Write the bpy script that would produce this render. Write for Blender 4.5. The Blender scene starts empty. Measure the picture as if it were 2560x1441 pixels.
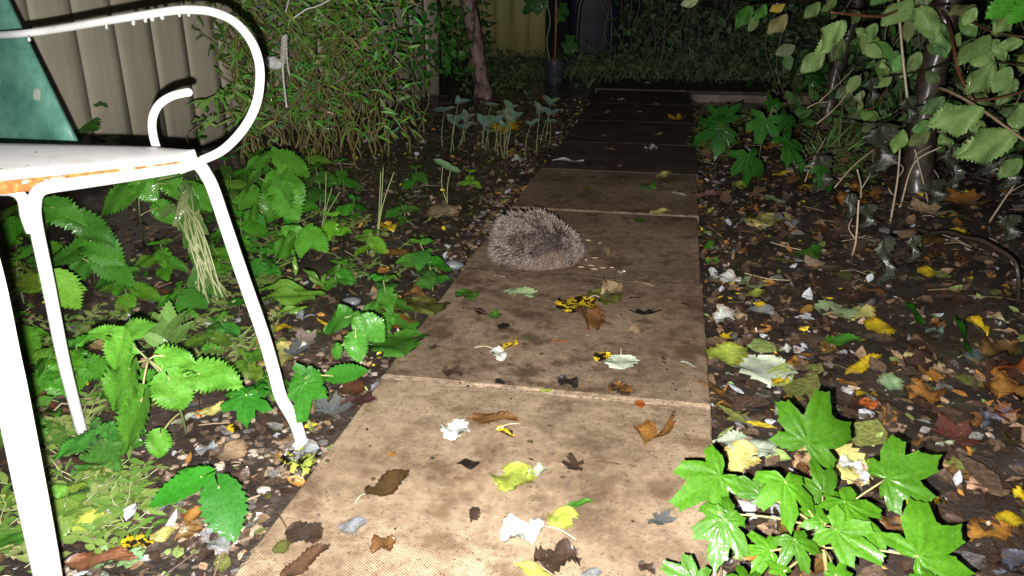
import bpy, math, random
from mathutils import Vector, Matrix, noise
random.seed(7)
sc = bpy.context.scene
COL = sc.collection
# ---------------------------------------------------------------- camera, sky, light, exposure
FPX = 2000.0; PITCH = math.atan(771.5/FPX); CH = 0.692
cam_d = bpy.data.cameras.new('camera'); cam = bpy.data.objects.new('camera', cam_d); COL.objects.link(cam)
cam_d.sensor_width = 36; cam_d.lens = 36*FPX/2560; cam_d.clip_end = 300; cam_d.clip_start = 0.02
cam.location = (0, 0, CH); cam.rotation_euler = (math.pi/2-PITCH, 0, 0)
sc.camera = cam
w = bpy.data.worlds.new('World'); sc.world = w; w.use_nodes = True
nt = w.node_tree; bg = nt.nodes['Background']
sky = nt.nodes.new('ShaderNodeTexSky'); sky.sky_type = 'NISHITA'; sky.sun_disc = False
sky.sun_elevation = math.radians(12); sky.sun_rotation = math.radians(200)
nt.links.new(sky.outputs[0], bg.inputs[0]); bg.inputs[1].default_value = 0.0012       # night: next to nothing
fl = bpy.data.lights.new('camera_flash', 'SPOT'); fl.energy = 270; fl.spot_size = math.radians(124); fl.spot_blend = 1.0; fl.shadow_soft_size = 0.0035; fl.color = (1, .97, .93)
flash = bpy.data.objects.new('camera_flash', fl); COL.objects.link(flash)             # the phone's flash, below left of the lens
flash.location = (-0.019, 0.012, CH-0.030); flash.rotation_euler = (math.pi/2-PITCH, 0, 0)
vs = sc.view_settings; vs.view_transform = 'Standard'; vs.look = 'None'; vs.gamma = 1; vs.exposure = 0; vs.use_curve_mapping = False
# ---------------------------------------------------------------- projection helpers (photo pixel -> place)
cF = Vector((0, math.cos(PITCH), -math.sin(PITCH))); cU = Vector((0, math.sin(PITCH), math.cos(PITCH))); cR = Vector((1, 0, 0)); CO = Vector((0, 0, CH))
def ray(x, y): return cF + cR*((x-1280)/FPX) + cU*((720.5-y)/FPX)
def at(x, y, z=0.0):
    d = ray(x, y); return CO + d*((z-CH)/d.z)
def az(x, y, Z): return CO + ray(x, y)*Z
def proj(p):
    v = Vector(p)-CO; Z = v.dot(cF)
    if Z < .05: return (-9e9, 9e9, Z)
    return (1280+FPX*v.dot(cR)/Z, 720.5-FPX*v.dot(cU)/Z, Z)
PD = Vector((math.sin(math.radians(11.22)), math.cos(math.radians(11.22)), 0)); PN = Vector((PD.y, -PD.x, 0))
PO = Vector((-0.241, 1.337, 0))                          # left edge of the path at the first joint
def pth(s, v, z=0): return PO + PD*s + PN*v + Vector((0, 0, z))
def pcoord(x, y):
    d = Vector((x, y, 0))-PO; return d.dot(PD), d.dot(PN)
def gz(x, y):
    s, v = pcoord(x, y)
    n = noise.noise(Vector((x*2.2, y*2.2, 0)))*.012 + noise.noise(Vector((x*9, y*9, 3)))*.007 + noise.noise(Vector((x*27, y*27, 7)))*.0035
    base = -.022
    if v > .6: base -= .03*max(0, min(1, (s-2.6)/1.4))
    if -.03 < v < .63 and s < 4.9: return -.036
    return base + n
# ---------------------------------------------------------------- mesh helpers
class MB:
    def __init__(self): self.v = []; self.f = []; self.c = []; self.uv = []
    def vert(self, p, c=(1, 1, 1), uv=(0, 0)):
        self.v.append(tuple(p)); self.c.append((c[0], c[1], c[2], 1)); self.uv.append(uv); return len(self.v)-1
    def tube(self, pts, rad, n=6, c=(1, 1, 1), caps=True):
        pts = [Vector(p) for p in pts]; m = len(pts); prev = None; rings = []
        for i, p in enumerate(pts):
            t = (pts[min(i+1, m-1)]-pts[max(i-1, 0)])
            t = t.normalized() if t.length > 1e-9 else Vector((0, 0, 1))
            if prev is None:
                a = Vector((0, 0, 1)) if abs(t.z) < .9 else Vector((1, 0, 0)); u = a.cross(t).normalized()
            else:
                u = prev - t*prev.dot(t); u = u.normalized() if u.length > 1e-6 else t.orthogonal().normalized()
            prev = u; b = t.cross(u); r = rad[i] if isinstance(rad, (list, tuple)) else rad
            cc = c[i] if isinstance(c, list) else c
            rings.append([self.vert(p+(u*math.cos(k*2*math.pi/n)+b*math.sin(k*2*math.pi/n))*r, cc) for k in range(n)])
        for i in range(m-1):
            for k in range(n):
                self.f.append((rings[i][k], rings[i][(k+1) % n], rings[i+1][(k+1) % n], rings[i+1][k]))
        if caps: self.f.append(tuple(reversed(rings[0]))); self.f.append(tuple(rings[-1]))
    def box(self, M, sx, sy, sz, c=(1, 1, 1)):
        q = [self.vert(M @ Vector((x*sx/2, y*sy/2, z*sz/2)), c) for z in (-1, 1) for y in (-1, 1) for x in (-1, 1)]
        for a in ((0, 2, 3, 1), (4, 5, 7, 6), (0, 1, 5, 4), (2, 6, 7, 3), (0, 4, 6, 2), (1, 3, 7, 5)): self.f.append(tuple(q[i] for i in a))
    def lathe(self, prof, n=24, o=Vector((0, 0, 0)), c=(1, 1, 1)):
        R = [[self.vert(o+Vector((r*math.cos(2*math.pi*k/n), r*math.sin(2*math.pi*k/n), z)), c) for k in range(n)] for r, z in prof]
        for i in range(len(R)-1):
            for k in range(n): self.f.append((R[i][k], R[i][(k+1) % n], R[i+1][(k+1) % n], R[i+1][k]))
    def leaf(self, p, d, up, L, W, c, bend=.25, cup=.3, tip=1.0):      # a light leaf of 3x3 rows, for masses
        d = d.normalized(); x = d.cross(up); x = x.normalized() if x.length > 1e-5 else d.orthogonal().normalized(); z = x.cross(d)
        rows = []
        for u, ww in ((0, .12), (.3, .92), (.66, .75), (1, .03)):
            q = p + d*(L*u) - z*(bend*L*u*u)
            rows.append([self.vert(q - x*(W*.5*ww) + z*(cup*W*.5*ww), c), self.vert(q, tuple(k*1.12 for k in c)), self.vert(q + x*(W*.5*ww) + z*(cup*W*.5*ww), c)])
        for a, b in zip(rows, rows[1:]):
            self.f.append((a[0], a[1], b[1], b[0])); self.f.append((a[1], a[2], b[2], b[1]))
    def mesh(self, name, mat, smooth=True):
        me = bpy.data.meshes.new(name); me.from_pydata(self.v, [], self.f)
        ca = me.color_attributes.new('Col', 'FLOAT_COLOR', 'POINT'); ca.data.foreach_set('color', [k for q in self.c for k in q])
        if any(u != (0, 0) for u in self.uv):
            ul = me.uv_layers.new(name='UVMap'); idx = [0]*len(me.loops); me.loops.foreach_get('vertex_index', idx)
            ul.data.foreach_set('uv', [k for i in idx for k in self.uv[i]])
        me.materials.append(mat)
        if smooth: me.polygons.foreach_set('use_smooth', [True]*len(me.polygons))
        me.update(); return me
def ob(name, me, parent=None, M=None, color=None, mat=None):
    o = bpy.data.objects.new(name, me); COL.objects.link(o)
    if parent is not None: o.parent = parent
    if M is not None: o.matrix_basis = M
    if color is not None: o.color = (color[0], color[1], color[2], 1)
    if mat is not None:
        s = o.material_slots[0]; s.link = 'OBJECT'; s.material = mat
    return o
def tag(o, label, cat, group=None):
    o['label'] = label; o['category'] = cat
    if group: o['group'] = group
    return o
def empty(name, loc, label=None, cat=None, group=None):
    o = bpy.data.objects.new(name, None); COL.objects.link(o); o.location = loc; o.empty_display_size = .05
    if label: tag(o, label, cat, group)
    return o
def loc(M, base): return Matrix.Translation(-Vector(base)) @ M
def frame(p, d, up, L, W=None):
    d = Vector(d).normalized(); up = Vector(up); x = d.cross(up)
    x = x.normalized() if x.length > 1e-5 else d.orthogonal().normalized(); z = x.cross(d)
    W = L if W is None else W
    M = Matrix(((x.x, d.x, z.x, p[0]), (x.y, d.y, z.y, p[1]), (x.z, d.z, z.z, p[2]), (0, 0, 0, 1)))
    return M @ Matrix.Diagonal((W, L, (W+L)/2, 1))
def spline(P, n=8):
    P = [Vector(p) for p in P]; Q = [P[0]*2-P[1]]+P+[P[-1]*2-P[-2]]; out = []
    for i in range(1, len(Q)-2):
        a, b, c, d = Q[i-1:i+3]
        for k in range(n):
            t = k/n; out.append(.5*((2*b)+(c-a)*t+(2*a-5*b+4*c-d)*t*t+(3*b-a-3*c+d)*t**3))
    out.append(P[-1]); return out
R = random.random
def U(a, b): return a+(b-a)*R()
def rv(s=1): return Vector((U(-s, s), U(-s, s), U(-s, s)))
# ---------------------------------------------------------------- material helpers
def newmat(name):
    m = bpy.data.materials.new(name); m.use_nodes = True; t = m.node_tree; return m, t, t.nodes['Principled BSDF']
def N(t, ty, **k):
    n = t.nodes.new(ty)
    for a, b in k.items():
        if a.startswith('i_'):
            key = a[2:]; key = int(key) if key.isdigit() else key
            n.inputs[key].default_value = b
        else: setattr(n, a, b)
    return n
def ramp(t, fac, stops):
    r = t.nodes.new('ShaderNodeValToRGB'); e = r.color_ramp.elements
    while len(e) < len(stops): e.new(.5)
    for q, (p, c) in zip(e, stops): q.position = p; q.color = (c[0], c[1], c[2], 1) if not isinstance(c, (int, float)) else (c, c, c, 1)
    t.links.new(fac, r.inputs[0]); return r.outputs[0]
def mix(t, a, b, fac, mode='MIX'):
    n = t.nodes.new('ShaderNodeMix'); n.data_type = 'RGBA'; n.blend_type = mode
    for s, v in ((0, fac), (6, a), (7, b)):
        if hasattr(v, 'node'): t.links.new(v, n.inputs[s])
        else: n.inputs[s].default_value = v if isinstance(v, (int, float)) else (v[0], v[1], v[2], 1)
    return n.outputs[2]
def math_(t, op, a, b=0.0, c=0.0):
    n = t.nodes.new('ShaderNodeMath'); n.operation = op
    for i, v in enumerate((a, b, c)):
        if hasattr(v, 'node'): t.links.new(v, n.inputs[i])
        else: n.inputs[i].default_value = v
    return n.outputs[0]
def bump(t, bs, h, strength, dist=.002, prev=None):
    b = N(t, 'ShaderNodeBump'); b.inputs['Strength'].default_value = strength; b.inputs['Distance'].default_value = dist
    t.links.new(h, b.inputs['Height'])
    if prev: t.links.new(prev, b.inputs['Normal'])
    if bs: t.links.new(b.outputs[0], bs.inputs['Normal'])
    return b.outputs[0]
def objco(t, scale=1.0, rnd=True):
    tc = N(t, 'ShaderNodeTexCoord'); o = tc.outputs['Object']
    if rnd:
        oi = N(t, 'ShaderNodeObjectInfo'); m = N(t, 'ShaderNodeVectorMath', operation='ADD')
        k = math_(t, 'MULTIPLY', oi.outputs['Random'], 37.0); t.links.new(o, m.inputs[0]); t.links.new(k, m.inputs[1]); o = m.outputs[0]
    return o
def worldco(t): return N(t, 'ShaderNodeNewGeometry').outputs['Position']
def noi(t, co, scale, detail=4, rough=.55):
    n = N(t, 'ShaderNodeTexNoise'); n.inputs['Scale'].default_value = scale; n.inputs['Detail'].default_value = detail; n.inputs['Roughness'].default_value = rough
    if co is not None: t.links.new(co, n.inputs['Vector'])
    return n.outputs['Fac']
def leafmat(name, rough=.32, nv=9.0, k=.55, vein=.35, spots=None, wet=.55, mott=.35, bumpk=.6, palm=False, spec=.25, drop=.55, age=0.0, edge=0.0, fleck=0.0):
    m, t, bs = newmat(name)
    oi = N(t, 'ShaderNodeObjectInfo'); base = oi.outputs['Color']; wp = worldco(t)
    n1 = noi(t, wp, 55, 3); base = mix(t, base, mix(t, base, (.55, .6, .4), 1, 'MULTIPLY'), math_(t, 'MULTIPLY', ramp(t, n1, [(.35, 0.0), (.7, 1.0)]), mott))
    if palm:
        at_ = N(t, 'ShaderNodeAttribute', attribute_name='Col'); sp = N(t, 'ShaderNodeSeparateColor'); t.links.new(at_.outputs['Color'], sp.inputs[0])
        vf = math_(t, 'POWER', sp.outputs[0], 3.0)
    else:
        uv = N(t, 'ShaderNodeUVMap'); sx = N(t, 'ShaderNodeSeparateXYZ'); t.links.new(uv.outputs[0], sx.inputs[0])
        av = math_(t, 'ABSOLUTE', sx.outputs[0]); ph = math_(t, 'FRACT', math_(t, 'MULTIPLY', math_(t, 'SUBTRACT', sx.outputs[1], math_(t, 'MULTIPLY', av, k*.35)), nv))
        tri = math_(t, 'ABSOLUTE', math_(t, 'SUBTRACT', ph, .5)); lat = math_(t, 'SMOOTH_MAX', math_(t, 'MULTIPLY', math_(t, 'SUBTRACT', .13, tri), 7.5), 0.0, .05)
        mid = math_(t, 'MAXIMUM', math_(t, 'MULTIPLY', math_(t, 'SUBTRACT', .06, av), 16.0), 0.0); vf = math_(t, 'MINIMUM', math_(t, 'MAXIMUM', lat, mid), 1.0)
    base = mix(t, base, mix(t, base, (1.7, 1.5, 1.6), 1, 'MULTIPLY'), math_(t, 'MULTIPLY', vf, vein))
    if spots:
        n2 = noi(t, wp, spots[0], 3, .6); base = mix(t, base, spots[2], ramp(t, n2, [(spots[1]-.02, 0.0), (spots[1]+.02, 1.0)]))
    if age: base = mix(t, base, (.10, .05, .025), math_(t, 'MULTIPLY', ramp(t, noi(t, wp, 42, 5, .65), [(.47, 0.0), (.66, 1.0)]), age))
    if fleck: base = mix(t, base, (.16, .12, .03), math_(t, 'MULTIPLY', ramp(t, noi(t, wp, 150, 2), [(.70, 0.0), (.75, 1.0)]), fleck))
    base = mix(t, base, mix(t, base, (.62, .66, .55), 1, 'MULTIPLY'), ramp(t, noi(t, wp, 210, 3, .6), [(.42, 0.0), (.68, .8)]))
    if edge and not palm: base = mix(t, base, mix(t, base, (.45, .3, .2), 1, 'MULTIPLY'), math_(t, 'MULTIPLY', ramp(t, math_(t, 'ADD', av, math_(t, 'MULTIPLY', n1, .5)), [(.95, 0.0), (1.3, 1.0)]), edge))
    t.links.new(base, bs.inputs['Base Color']); bs.inputs['Roughness'].default_value = rough
    bs.inputs['Specular IOR Level'].default_value = spec; bs.inputs['Coat Weight'].default_value = wet; bs.inputs['Coat Roughness'].default_value = .07
    b1 = bump(t, None, vf, -bumpk, .0016); n3 = noi(t, wp, 260, 2)
    b2 = bump(t, bs, n3, .35*bumpk+.15, .0014, b1)
    v = N(t, 'ShaderNodeTexVoronoi'); v.inputs['Scale'].default_value = 330; t.links.new(wp, v.inputs['Vector'])       # standing drops
    b3 = bump(t, None, ramp(t, v.outputs['Distance'], [(.0, 1.0), (.45, 0.0)]), drop, .0016, b2); t.links.new(b3, bs.inputs['Coat Normal'])
    return m
def vcmat(name, rough=.45, wet=.3, bumps=300, bk=.5, mott=.3, spec=.5, mscale=40):
    m, t, bs = newmat(name); a = N(t, 'ShaderNodeAttribute', attribute_name='Col'); wp = worldco(t)
    c = mix(t, a.outputs['Color'], mix(t, a.outputs['Color'], (.45, .42, .4), 1, 'MULTIPLY'), math_(t, 'MULTIPLY', ramp(t, noi(t, wp, mscale, 4), [(.4, 0.0), (.62, 1.0)]), mott))
    t.links.new(c, bs.inputs['Base Color']); bs.inputs['Roughness'].default_value = rough; bs.inputs['Coat Weight'].default_value = wet; bs.inputs['Coat Roughness'].default_value = .07
    cb = bump(t, None, noi(t, wp, 330, 2), min(1.0, wet*1.4), .003); t.links.new(cb, bs.inputs['Coat Normal'])
    bs.inputs['Specular IOR Level'].default_value = spec
    bump(t, bs, noi(t, wp, bumps, 3), bk, .002); return m
M_nettle = leafmat('nettle_leaf', rough=.5, nv=8, k=1.2, vein=.35, mott=.55, wet=.35, bumpk=1.3, spec=.2, drop=1.0, fleck=.5)
M_green = leafmat('green_leaf', rough=.5, nv=7, k=.9, vein=.22, wet=.3, spec=.15, drop=.8)
M_palm = leafmat('lobed_leaf', rough=.5, vein=.45, wet=.35, palm=True, mott=.5, spec=.15, drop=1.0, fleck=.9)
M_pale = leafmat('pale_leaf', rough=.5, nv=13, k=.8, vein=.16, wet=.15, bumpk=.7, mott=.4)
M_fall = leafmat('fallen_leaf_skin', rough=.42, nv=9, k=.9, vein=.3, wet=.55, mott=.7, age=.35, edge=.6, bumpk=1.3, drop=.9)
M_dark = leafmat('rotten_leaf', rough=.4, nv=8, k=.9, vein=.25, wet=.8, drop=1.0, mott=.6, bumpk=1.2)
M_spot = leafmat('spotted_leaf', rough=.4, nv=8, k=.9, vein=.15, wet=.4, edge=.6, bumpk=1.2, spots=(70, .5, (.02, .012, .006)))
M_pspot = leafmat('brown_patched_leaf', rough=.4, nv=9, k=.9, vein=.25, wet=.4, spots=(30, .56, (.16, .07, .02)))
M_narrow = vcmat('narrow_leaf', rough=.45, wet=.12, mott=.15, spec=.25)
M_stalk = leafmat('stalk_skin', rough=.4, vein=0, wet=.3, mott=.3)
M_litter = vcmat('leaf_litter', rough=.36, wet=1.0, bumps=230, bk=1.0, mott=.8, mscale=130)
M_weed = vcmat('weed', rough=.45, wet=.25, mott=.25)
M_shade = vcmat('dark_foliage', rough=.55, wet=.05, mott=.3, spec=.3)
# ---------------------------------------------------------------- leaf meshes (unit length along +y, width along x)
def leafmesh(name, mat, ratio=.55, teeth=10, tooth=.08, peak=.42, bend=.12, cup=.12, pucker=.012, cols=8, seed=0, point=1.0, twist=0, wave=0, base=.06, holes=0, heart=0):
    rnd = random.Random(seed); mb = MB(); rows = teeth*2+1; G = []
    for i in range(rows+1):
        u = i/rows
        q = u**(math.log(.5)/math.log(peak)); wd = math.sin(math.pi*q)**(.8*point) if 0 < u < 1 else 0
        wd = max(wd, .03 if u > .5 else base); half = ratio*.5*wd
        tt = (tooth if i % 2 else -tooth*.6)*ratio if 0 < i < rows else 0
        row = []
        for s in (-1, 1):
            e = 1+rnd.uniform(-.06, .06)-(holes if rnd.random() < holes else 0)
            row.append((half*e+tt*wd**.3, e))
        line = []
        for j in range(-cols//2, cols//2+1):
            v = j/(cols/2); hw = row[0 if v < 0 else 1][0]
            x = v*hw; y = u + (abs(v)**2*tooth*.25 if i % 2 else 0) - heart*abs(v)**1.5*(1-u)**3*.35
            z = -bend*u*u + cup*abs(x)*1.0 + pucker*math.sin((u-abs(v)*.3)*8*2*math.pi)*abs(v)*(1-abs(v)*.3) + wave*math.sin(u*9+2*v)*v
            x2 = x*math.cos(twist*u)-z*math.sin(twist*u)*.3; z2 = z+x*math.sin(twist*u)
            line.append(mb.vert((x2, y, z2), (1, 1, 1), (v if v else .0001, u+.0001)))
        G.append(line)
    for a, b in zip(G, G[1:]):
        for j in range(len(a)-1): mb.f.append((a[j], a[j+1], b[j+1], b[j]))
    return mb.mesh(name, mat)
def palmmesh(name, mat, lobes, seed=0, tooth=.05, droop=.18, n=84, rings=5, fuse=1.0):
    rnd = random.Random(seed); lobes = [(a_+rnd.uniform(-.1, .1), l_*rnd.uniform(.85, 1.12), w_*rnd.uniform(.85, 1.1)) for a_, l_, w_ in lobes]; wv = rnd.uniform(.03, .09); w0 = rnd.uniform(0, 6); mb = MB(); c0 = mb.vert((0, 0, 0), (1, 0, 0), (.001, .001)); prev = None
    for r in range(1, rings+1):
        ring = []
        for i in range(n):
            a = -math.pi+2*math.pi*(i+.5)/n; best = (.56-.10*abs(a)/2.2 if abs(a) < 2.35 else max(.12, .5-.9*(abs(a)-2.35)))*lobes[0][1]*fuse; vein = 0
            for la, ln, wd in lobes:
                d = abs((a-la+math.pi) % (2*math.pi)-math.pi); val = ln*max(0, 1-(d/wd)**1.4)**.62 if d < wd else 0
                best = max(best, val); vein = max(vein, max(0, 1-d/.09))
            gap = abs(a) > math.pi-.22
            rad = best*(1+(tooth*1.5 if i % 4 == 0 else -tooth*.5)*(1 if r == rings else 0)*(.6+.8*rnd.random()))
            rad = max(rad, .1) if not gap else .06
            k = r/rings; x = math.sin(a)*rad*k; y = math.cos(a)*rad*k
            z = -droop*(rad*k)**2 + .035*rad*k*(1-vein) + .012*math.sin(a*9+k*5) + wv*math.sin(x*4.5+w0)*math.cos(y*3.5+w0)*k
            ring.append(mb.vert((x, y, z), (vein, 0, 0), (x+.001, y+.001)))
        for i in range(n):
            j = (i+1) % n
            if prev is None: mb.f.append((c0, ring[j], ring[i]))
            else: mb.f.append((prev[i], prev[j], ring[j], ring[i]))
        prev = ring
    return mb.mesh(name, mat)
L5 = [(0, 1, .66), (.95, .92, .66), (-.95, .92, .66), (1.85, .66, .6), (-1.85, .66, .6)]
L3 = [(0, 1, .68), (1.0, .76, .66), (-1.0, .76, .66), (1.8, .5, .6), (-1.8, .5, .6)]
ME_nettle = [leafmesh('nettle_leaf', M_nettle, .72+.05*s, 13, .075, .31, .1+.07*s, .22-.06*s, .014, 8, s, heart=1, wave=wv, holes=.06) for s, wv in enumerate((.02, .06, -.05, .09, .03))]
ME_ovate = [leafmesh('ovate_leaf', M_green, .62, 10, .05, .36, .12, .14, .01, 6, s+10, heart=.8) for s in range(2)]
ME_elm = [leafmesh('elm_leaf', M_pale, .62, 18, .05, .45, .14, -.12-.1*s, .012, 8, s+20, wave=.03+.04*s, twist=.25*s, holes=.05) for s in range(4)]
ME_palm5 = [palmmesh('lobed_leaf', M_palm, L5, s, .06, .1+.09*s, fuse=.74) for s in range(6)]
ME_palm3 = [palmmesh('lobed_leaf', M_palm, L3, s+5) for s in range(2)]
ME_f_ov = [leafmesh('fallen_leaf', M_fall, .72, 9, .05, .42, U(-.15, .2), U(-.1, .25), .015, 6, s+30, wave=.06, holes=.12) for s in range(4)]
ME_f_long = [leafmesh('fallen_leaf', M_fall, .4, 11, .06, .45, U(-.1, .15), .25, .012, 6, s+40, wave=.05) for s in range(3)]
ME_f_fold = [leafmesh('fallen_leaf', M_fall, .66, 10, .05, .42, .15, .75, .02, 8, s+50, twist=.9, wave=.09, holes=.12) for s in range(2)]
ME_f_round = [leafmesh('fallen_leaf', M_fall, 1.0, 8, .05, .48, .05, .1, .02, 6, s+60, point=.7, wave=.07, holes=.15) for s in range(3)]
ME_f_crump = [leafmesh('fallen_leaf', M_fall, .8, 8, .06, .5, .05, .3, .05, 6, s+70, point=.65, wave=.14, holes=.2) for s in range(3)]
ME_f_star = [palmmesh('fallen_leaf', M_fall, L5, s+80, .10, -.25, 60, 4, .8) for s in range(2)]
ME_sliver = [leafmesh('fallen_leaf', M_fall, .22, 6, .1, .4, .15, .5, .01, 4, s+90, twist=.8) for s in range(2)]
SH = dict(ov=ME_f_ov, long=ME_f_long, fold=ME_f_fold, round=ME_f_round, crump=ME_f_crump, star=ME_f_star, sliver=ME_sliver, nettle=ME_nettle)
# =================================================================================================== SETTING
# ground
def axis(a, b, step, far, n):
    q = [a+i*step for i in range(int((b-a)/step)+1)]
    return [a-far*((i/n)**2) for i in range(n, 0, -1)] + q + [b+far*((i/n)**2) for i in range(1, n+1)]
m_soil, t, bs = newmat('wet_soil'); wp = worldco(t)
c = ramp(t, noi(t, wp, 9, 6), [(.3, (.018, .012, .009)), (.5, (.045, .03, .022)), (.7, (.10, .072, .054))])
c = mix(t, c, (.16, .12, .09), ramp(t, noi(t, wp, 130, 3), [(.62, 0.0), (.72, .7)]))
t.links.new(c, bs.inputs['Base Color']); bs.inputs['Roughness'].default_value = .55; bs.inputs['Coat Weight'].default_value = .6; bs.inputs['Coat Roughness'].default_value = .15
b = bump(t, None, noi(t, wp, 70, 6, .7), .9, .012); bump(t, bs, noi(t, wp, 420, 3), .6, .003, b)
mb = MB(); xs = axis(-2.6, 3.4, .045, 40, 8); ys = axis(.2, 6.2, .045, 50, 8)
for y in ys:
    for x in xs: mb.vert((x, y, gz(x, y)))
nx = len(xs)
for j in range(len(ys)-1):
    for i in range(nx-1): mb.f.append((j*nx+i, j*nx+i+1, (j+1)*nx+i+1, (j+1)*nx+i))
o = ob('ground', mb.mesh('ground', m_soil)); o['kind'] = 'structure'
# path of square slabs
def slabmat(name, dark, light, stain):
    m, t, bs = newmat(name); co = objco(t)
    big = noi(t, co, 5.5, 6, .62); fine = noi(t, co, 45, 5, .7)
    f = math_(t, 'ADD', math_(t, 'MULTIPLY', big, .65), math_(t, 'MULTIPLY', fine, .42))
    c = ramp(t, f, [(.36, dark), (.5, tuple((a+b)/2 for a, b in zip(dark, light))), (.62, light)])
    c = mix(t, c, stain, ramp(t, noi(t, co, 11, 5, .7), [(.48, 0.0), (.62, .85)]))
    c = mix(t, c, tuple(k*.5 for k in stain), ramp(t, noi(t, co, 3.2, 7, .75), [(.53, 0.0), (.66, .7)]))
    c = mix(t, c, tuple(k*.3 for k in dark), ramp(t, noi(t, co, 210, 3, .7), [(.57, 0.0), (.66, .75)]))
    c = mix(t, c, tuple(k*.35 for k in dark), ramp(t, noi(t, co, 95, 3, .6), [(.63, 0.0), (.7, .8)]))
    tc = N(t, 'ShaderNodeTexCoord'); s = N(t, 'ShaderNodeSeparateXYZ'); t.links.new(tc.outputs['Object'], s.inputs[0])
    a = math_(t, 'SINE', math_(t, 'MULTIPLY', math_(t, 'ADD', s.outputs[0], math_(t, 'MULTIPLY', s.outputs[1], .35)), 1500)); bb = math_(t, 'SINE', math_(t, 'MULTIPLY', math_(t, 'SUBTRACT', s.outputs[1], math_(t, 'MULTIPLY', s.outputs[0], .35)), 1100))
    h = math_(t, 'MULTIPLY', math_(t, 'MULTIPLY', a, bb), math_(t, 'MULTIPLY', big, 1.7))
    c = mix(t, c, mix(t, c, (.6, .56, .52), 1, 'MULTIPLY'), ramp(t, h, [(.1, 0.0), (.75, .5)]))
    t.links.new(c, bs.inputs['Base Color']); bs.inputs['Roughness'].default_value = .55; bs.inputs['Specular IOR Level'].default_value = .35
    b = bump(t, None, h, .5, .0012); bump(t, bs, fine, .45, .003, b); return m
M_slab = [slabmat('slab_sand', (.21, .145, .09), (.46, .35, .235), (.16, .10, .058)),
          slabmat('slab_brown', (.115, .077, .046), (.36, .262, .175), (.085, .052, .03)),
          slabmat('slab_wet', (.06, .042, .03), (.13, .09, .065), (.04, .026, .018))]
def slabmesh(name, lx, ly, th, mat, seed):
    rnd = random.Random(seed); mb = MB(); n = 22; g = []
    bev = .003
    def outline(inset, z, jit):
        pts = []
        for (x0, y0, x1, y1) in ((0, 0, lx, 0), (lx, 0, lx, ly), (lx, ly, 0, ly), (0, ly, 0, 0)):
            for i in range(n):
                k = i/n; x = x0+(x1-x0)*k; y = y0+(y1-y0)*k
                x += (inset if x < lx/2 else -inset)*(1 if x0 == x1 or True else 0)*(1 if min(x, lx-x) < .004 else 0); y += (inset if y < ly/2 else -inset)*(1 if min(y, ly-y) < .004 else 0)
                pts.append(mb.vert((x+rnd.uniform(-jit, jit), y+rnd.uniform(-jit, jit), z+rnd.uniform(-jit, jit)*.5)))
        return pts
    r0 = outline(0, -th, 0); r1 = outline(0, -bev, .0012); r2 = outline(bev, 0, .0012)
    m = len(r0)
    for a, b in ((r0, r1), (r1, r2)):
        for i in range(m): mb.f.append((a[i], a[(i+1) % m], b[(i+1) % m], b[i]))
    mb.f.append(tuple(r2)); return mb.mesh(name, mat, False)
path = bpy.data.objects.new('path', None); COL.objects.link(path); path['kind'] = 'structure'
rotz = -math.radians(11.22)
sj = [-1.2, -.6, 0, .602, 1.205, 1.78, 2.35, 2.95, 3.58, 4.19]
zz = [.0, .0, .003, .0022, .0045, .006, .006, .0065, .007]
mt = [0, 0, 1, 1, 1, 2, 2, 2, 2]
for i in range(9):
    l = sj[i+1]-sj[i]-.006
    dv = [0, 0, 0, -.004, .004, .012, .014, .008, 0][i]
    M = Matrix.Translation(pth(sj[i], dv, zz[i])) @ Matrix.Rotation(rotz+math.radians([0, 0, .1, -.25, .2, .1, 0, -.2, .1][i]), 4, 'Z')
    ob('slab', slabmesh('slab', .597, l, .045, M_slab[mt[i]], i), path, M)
m_mort, t, bs = newmat('sandy_joint'); wp = worldco(t)
t.links.new(ramp(t, noi(t, wp, 120, 4), [(.35, (.16, .11, .075)), (.65, (.5, .39, .28))]), bs.inputs['Base Color']); bs.inputs['Roughness'].default_value = .9
m_dirt, t, bs = newmat('packed_dirt'); wp = worldco(t)
t.links.new(ramp(t, noi(t, wp, 60, 5), [(.35, (.07, .045, .028)), (.65, (.2, .14, .092))]), bs.inputs['Base Color']); bs.inputs['Roughness'].default_value = .8; bump(t, bs, noi(t, wp, 150, 4), .8, .004)
for i in range(1, 9):
    mb = MB(); mb.box(Matrix.Translation(pth(sj[i]-.003, .3, zz[i]-(.0080 if i == 3 else .0135))) @ Matrix.Rotation(rotz-(.0044 if i == 3 else 0), 4, 'Z'), .594, .017 if i == 3 else .0066, .018)
    ob('joint_strip', mb.mesh('joint_strip', m_dirt if i == 3 else m_mort, False), path)
cross = bpy.data.objects.new('cross_path', None); COL.objects.link(cross); cross['kind'] = 'structure'
for k in range(5):
    M = Matrix.Translation(pth(4.2, -.02+k*.604, .016)) @ Matrix.Rotation(rotz+math.radians(4 if k else 0), 4, 'Z')
    if k: M = Matrix.Translation(pth(4.2+(k-1)*.04, -.02+k*.604, .014)) @ Matrix.Rotation(rotz+math.radians(4), 4, 'Z')
    ob('slab', slabmesh('slab', .597, .62, .07, M_slab[2], 30+k), cross, M)
# front face of the raised edge, flash light put into its paler colour
mb = MB(); mb.box(Matrix.Translation(pth(4.2+.012, 1.24, -.027)) @ Matrix.Rotation(rotz+math.radians(4), 4, 'Z') @ Matrix.Translation((.0, -.02, 0)), 1.25, .03, .05)
m_kerb, t, bs = newmat('kerb_face_lit'); wp = worldco(t)
t.links.new(ramp(t, noi(t, wp, 14, 5), [(.3, (.14, .1, .075)), (.7, (.36, .28, .22))]), bs.inputs['Base Color']); bs.inputs['Roughness'].default_value = .8
ob('kerb', mb.mesh('kerb', m_kerb, False), cross)
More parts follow.
